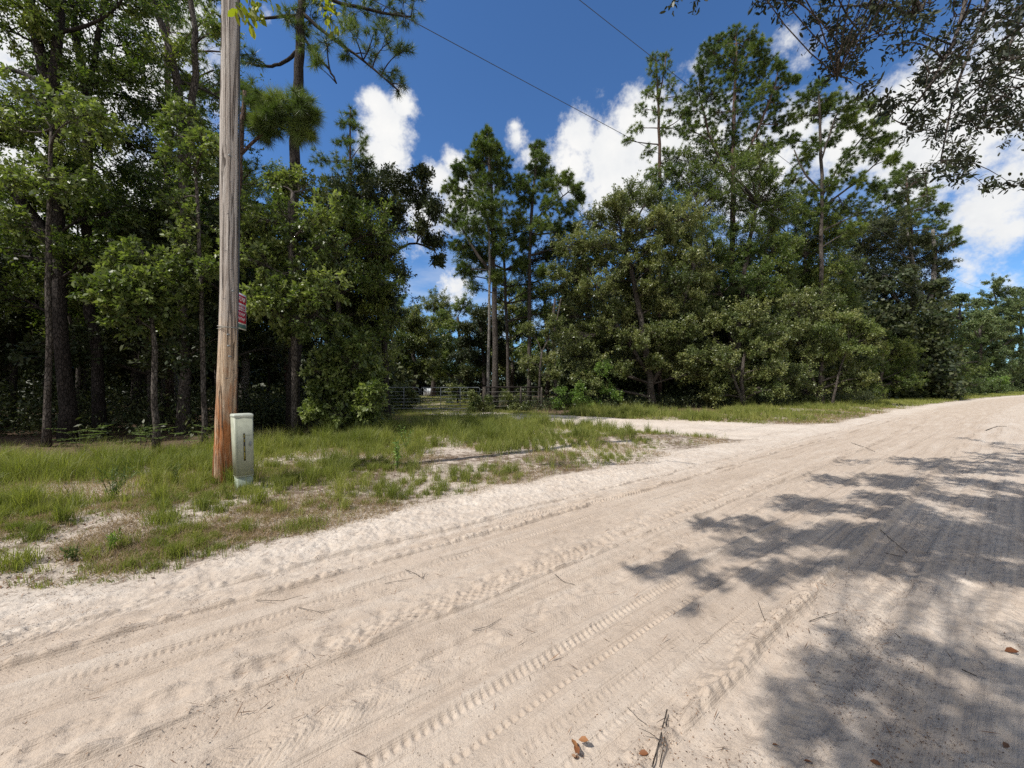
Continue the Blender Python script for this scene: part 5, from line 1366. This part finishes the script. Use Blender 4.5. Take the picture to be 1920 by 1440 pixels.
twig([(1848, 808), (1870, 800), (1888, 800)], .02, 'twig far along the sunlit road')
twig([(1802, 1258), (1830, 1270)], .006, 'stubby stick in the lower right shadow')
twig([(760, 1068), (778, 1076), (792, 1086), (800, 1076)], .004, 'reddish forked twig on the smooth middle of the road', 2)
twig([(722, 1094), (775, 1086)], .003, 'faint straight twig near the reddish forked twig')
twig([(885, 1184), (915, 1176), (940, 1160)], .003, 'slim reddish stem lying along the tyre marks')
twig([(755, 1156), (800, 1155), (826, 1160)], .003, 'pine needle bundle left of the slim reddish stem')
twig([(1040, 1078), (1056, 1092), (1078, 1098)], .004, 'small twig right of the dark ridge line')
twig([(480, 1130), (530, 1128), (568, 1116)], .0035, 'long thin twig on the upper left tracks')
twig([(560, 1140), (600, 1150), (628, 1145)], .003, 'curved pine straw under the long thin twig')
twig([(440, 985), (475, 950), (500, 925)], .007, 'pale bare stick lying in the grass before the pedestal', 1, 'bark_pale')
twig([(895, 765), (930, 770)], .03, 'pale log lying at the mouth of the shaded driveway', 0, 'bark_pale')
def fallen(px, py, L, label, n=1, mat='brown_leaf'):
    L = L * .72
    b = G(px, py); o = empty('fallen_leaf', tuple(b), label, 'leaf', 'dead leaves on the sand')
    for k in range(n):
        a = rng.uniform(0, 6.28); u_ = np.array([math.cos(a), math.sin(a), .15]); v_ = np.array([-math.sin(a), math.cos(a), .35])
        c = b + np.array([rng.normal() * .015 * (n > 1), rng.normal() * .015 * (n > 1), .008 + .006 * k])
        g = [(-.5, 0), (-.2, .22), (.15, .25), (.5, 0), (.15, -.25), (-.2, -.22)]
        rim = np.array([c + u_ * L * s + v_ * L * t_ + np.array([0, 0, abs(t_) * L * .5]) for s, t_ in g]); V = np.vstack([rim, c[None], rim - [0, 0, .001], c[None] - [0, 0, .001]])
        f = np.array([[i, (i + 1) % 6, 6] for i in range(6)] + [[7 + (i + 1) % 6, 7 + i, 13] for i in range(6)])
        mesh('leaf_blade', V, [f], M[mat], o, fattr={'tint': np.full(12, rng.uniform(.2, .9))})
    return o
fallen(1206, 1416, .055, 'single orange brown leaf beside the long forked stick')
fallen(1083, 1400, .06, 'curled reddish leaf cluster left of the orange leaf', 4)
fallen(1074, 1420, .03, 'small blackish curled leaf under the reddish cluster', 2, 'litter')
fallen(1514, 1432, .05, 'reddish leaf at the bottom edge inside the lower shadow')
fallen(1453, 1400, .04, 'small rust coloured leaf at the left rim of the lower shadow')
fallen(1640, 1432, .05, 'rusty folded leaf at the bottom edge between light spots')
fallen(1884, 1400, .05, 'dark oval leaf near the right edge in the lower shadow', 1, 'litter')
fallen(1895, 1222, .09, 'long reddish leaf at the right edge in the lower shadow')
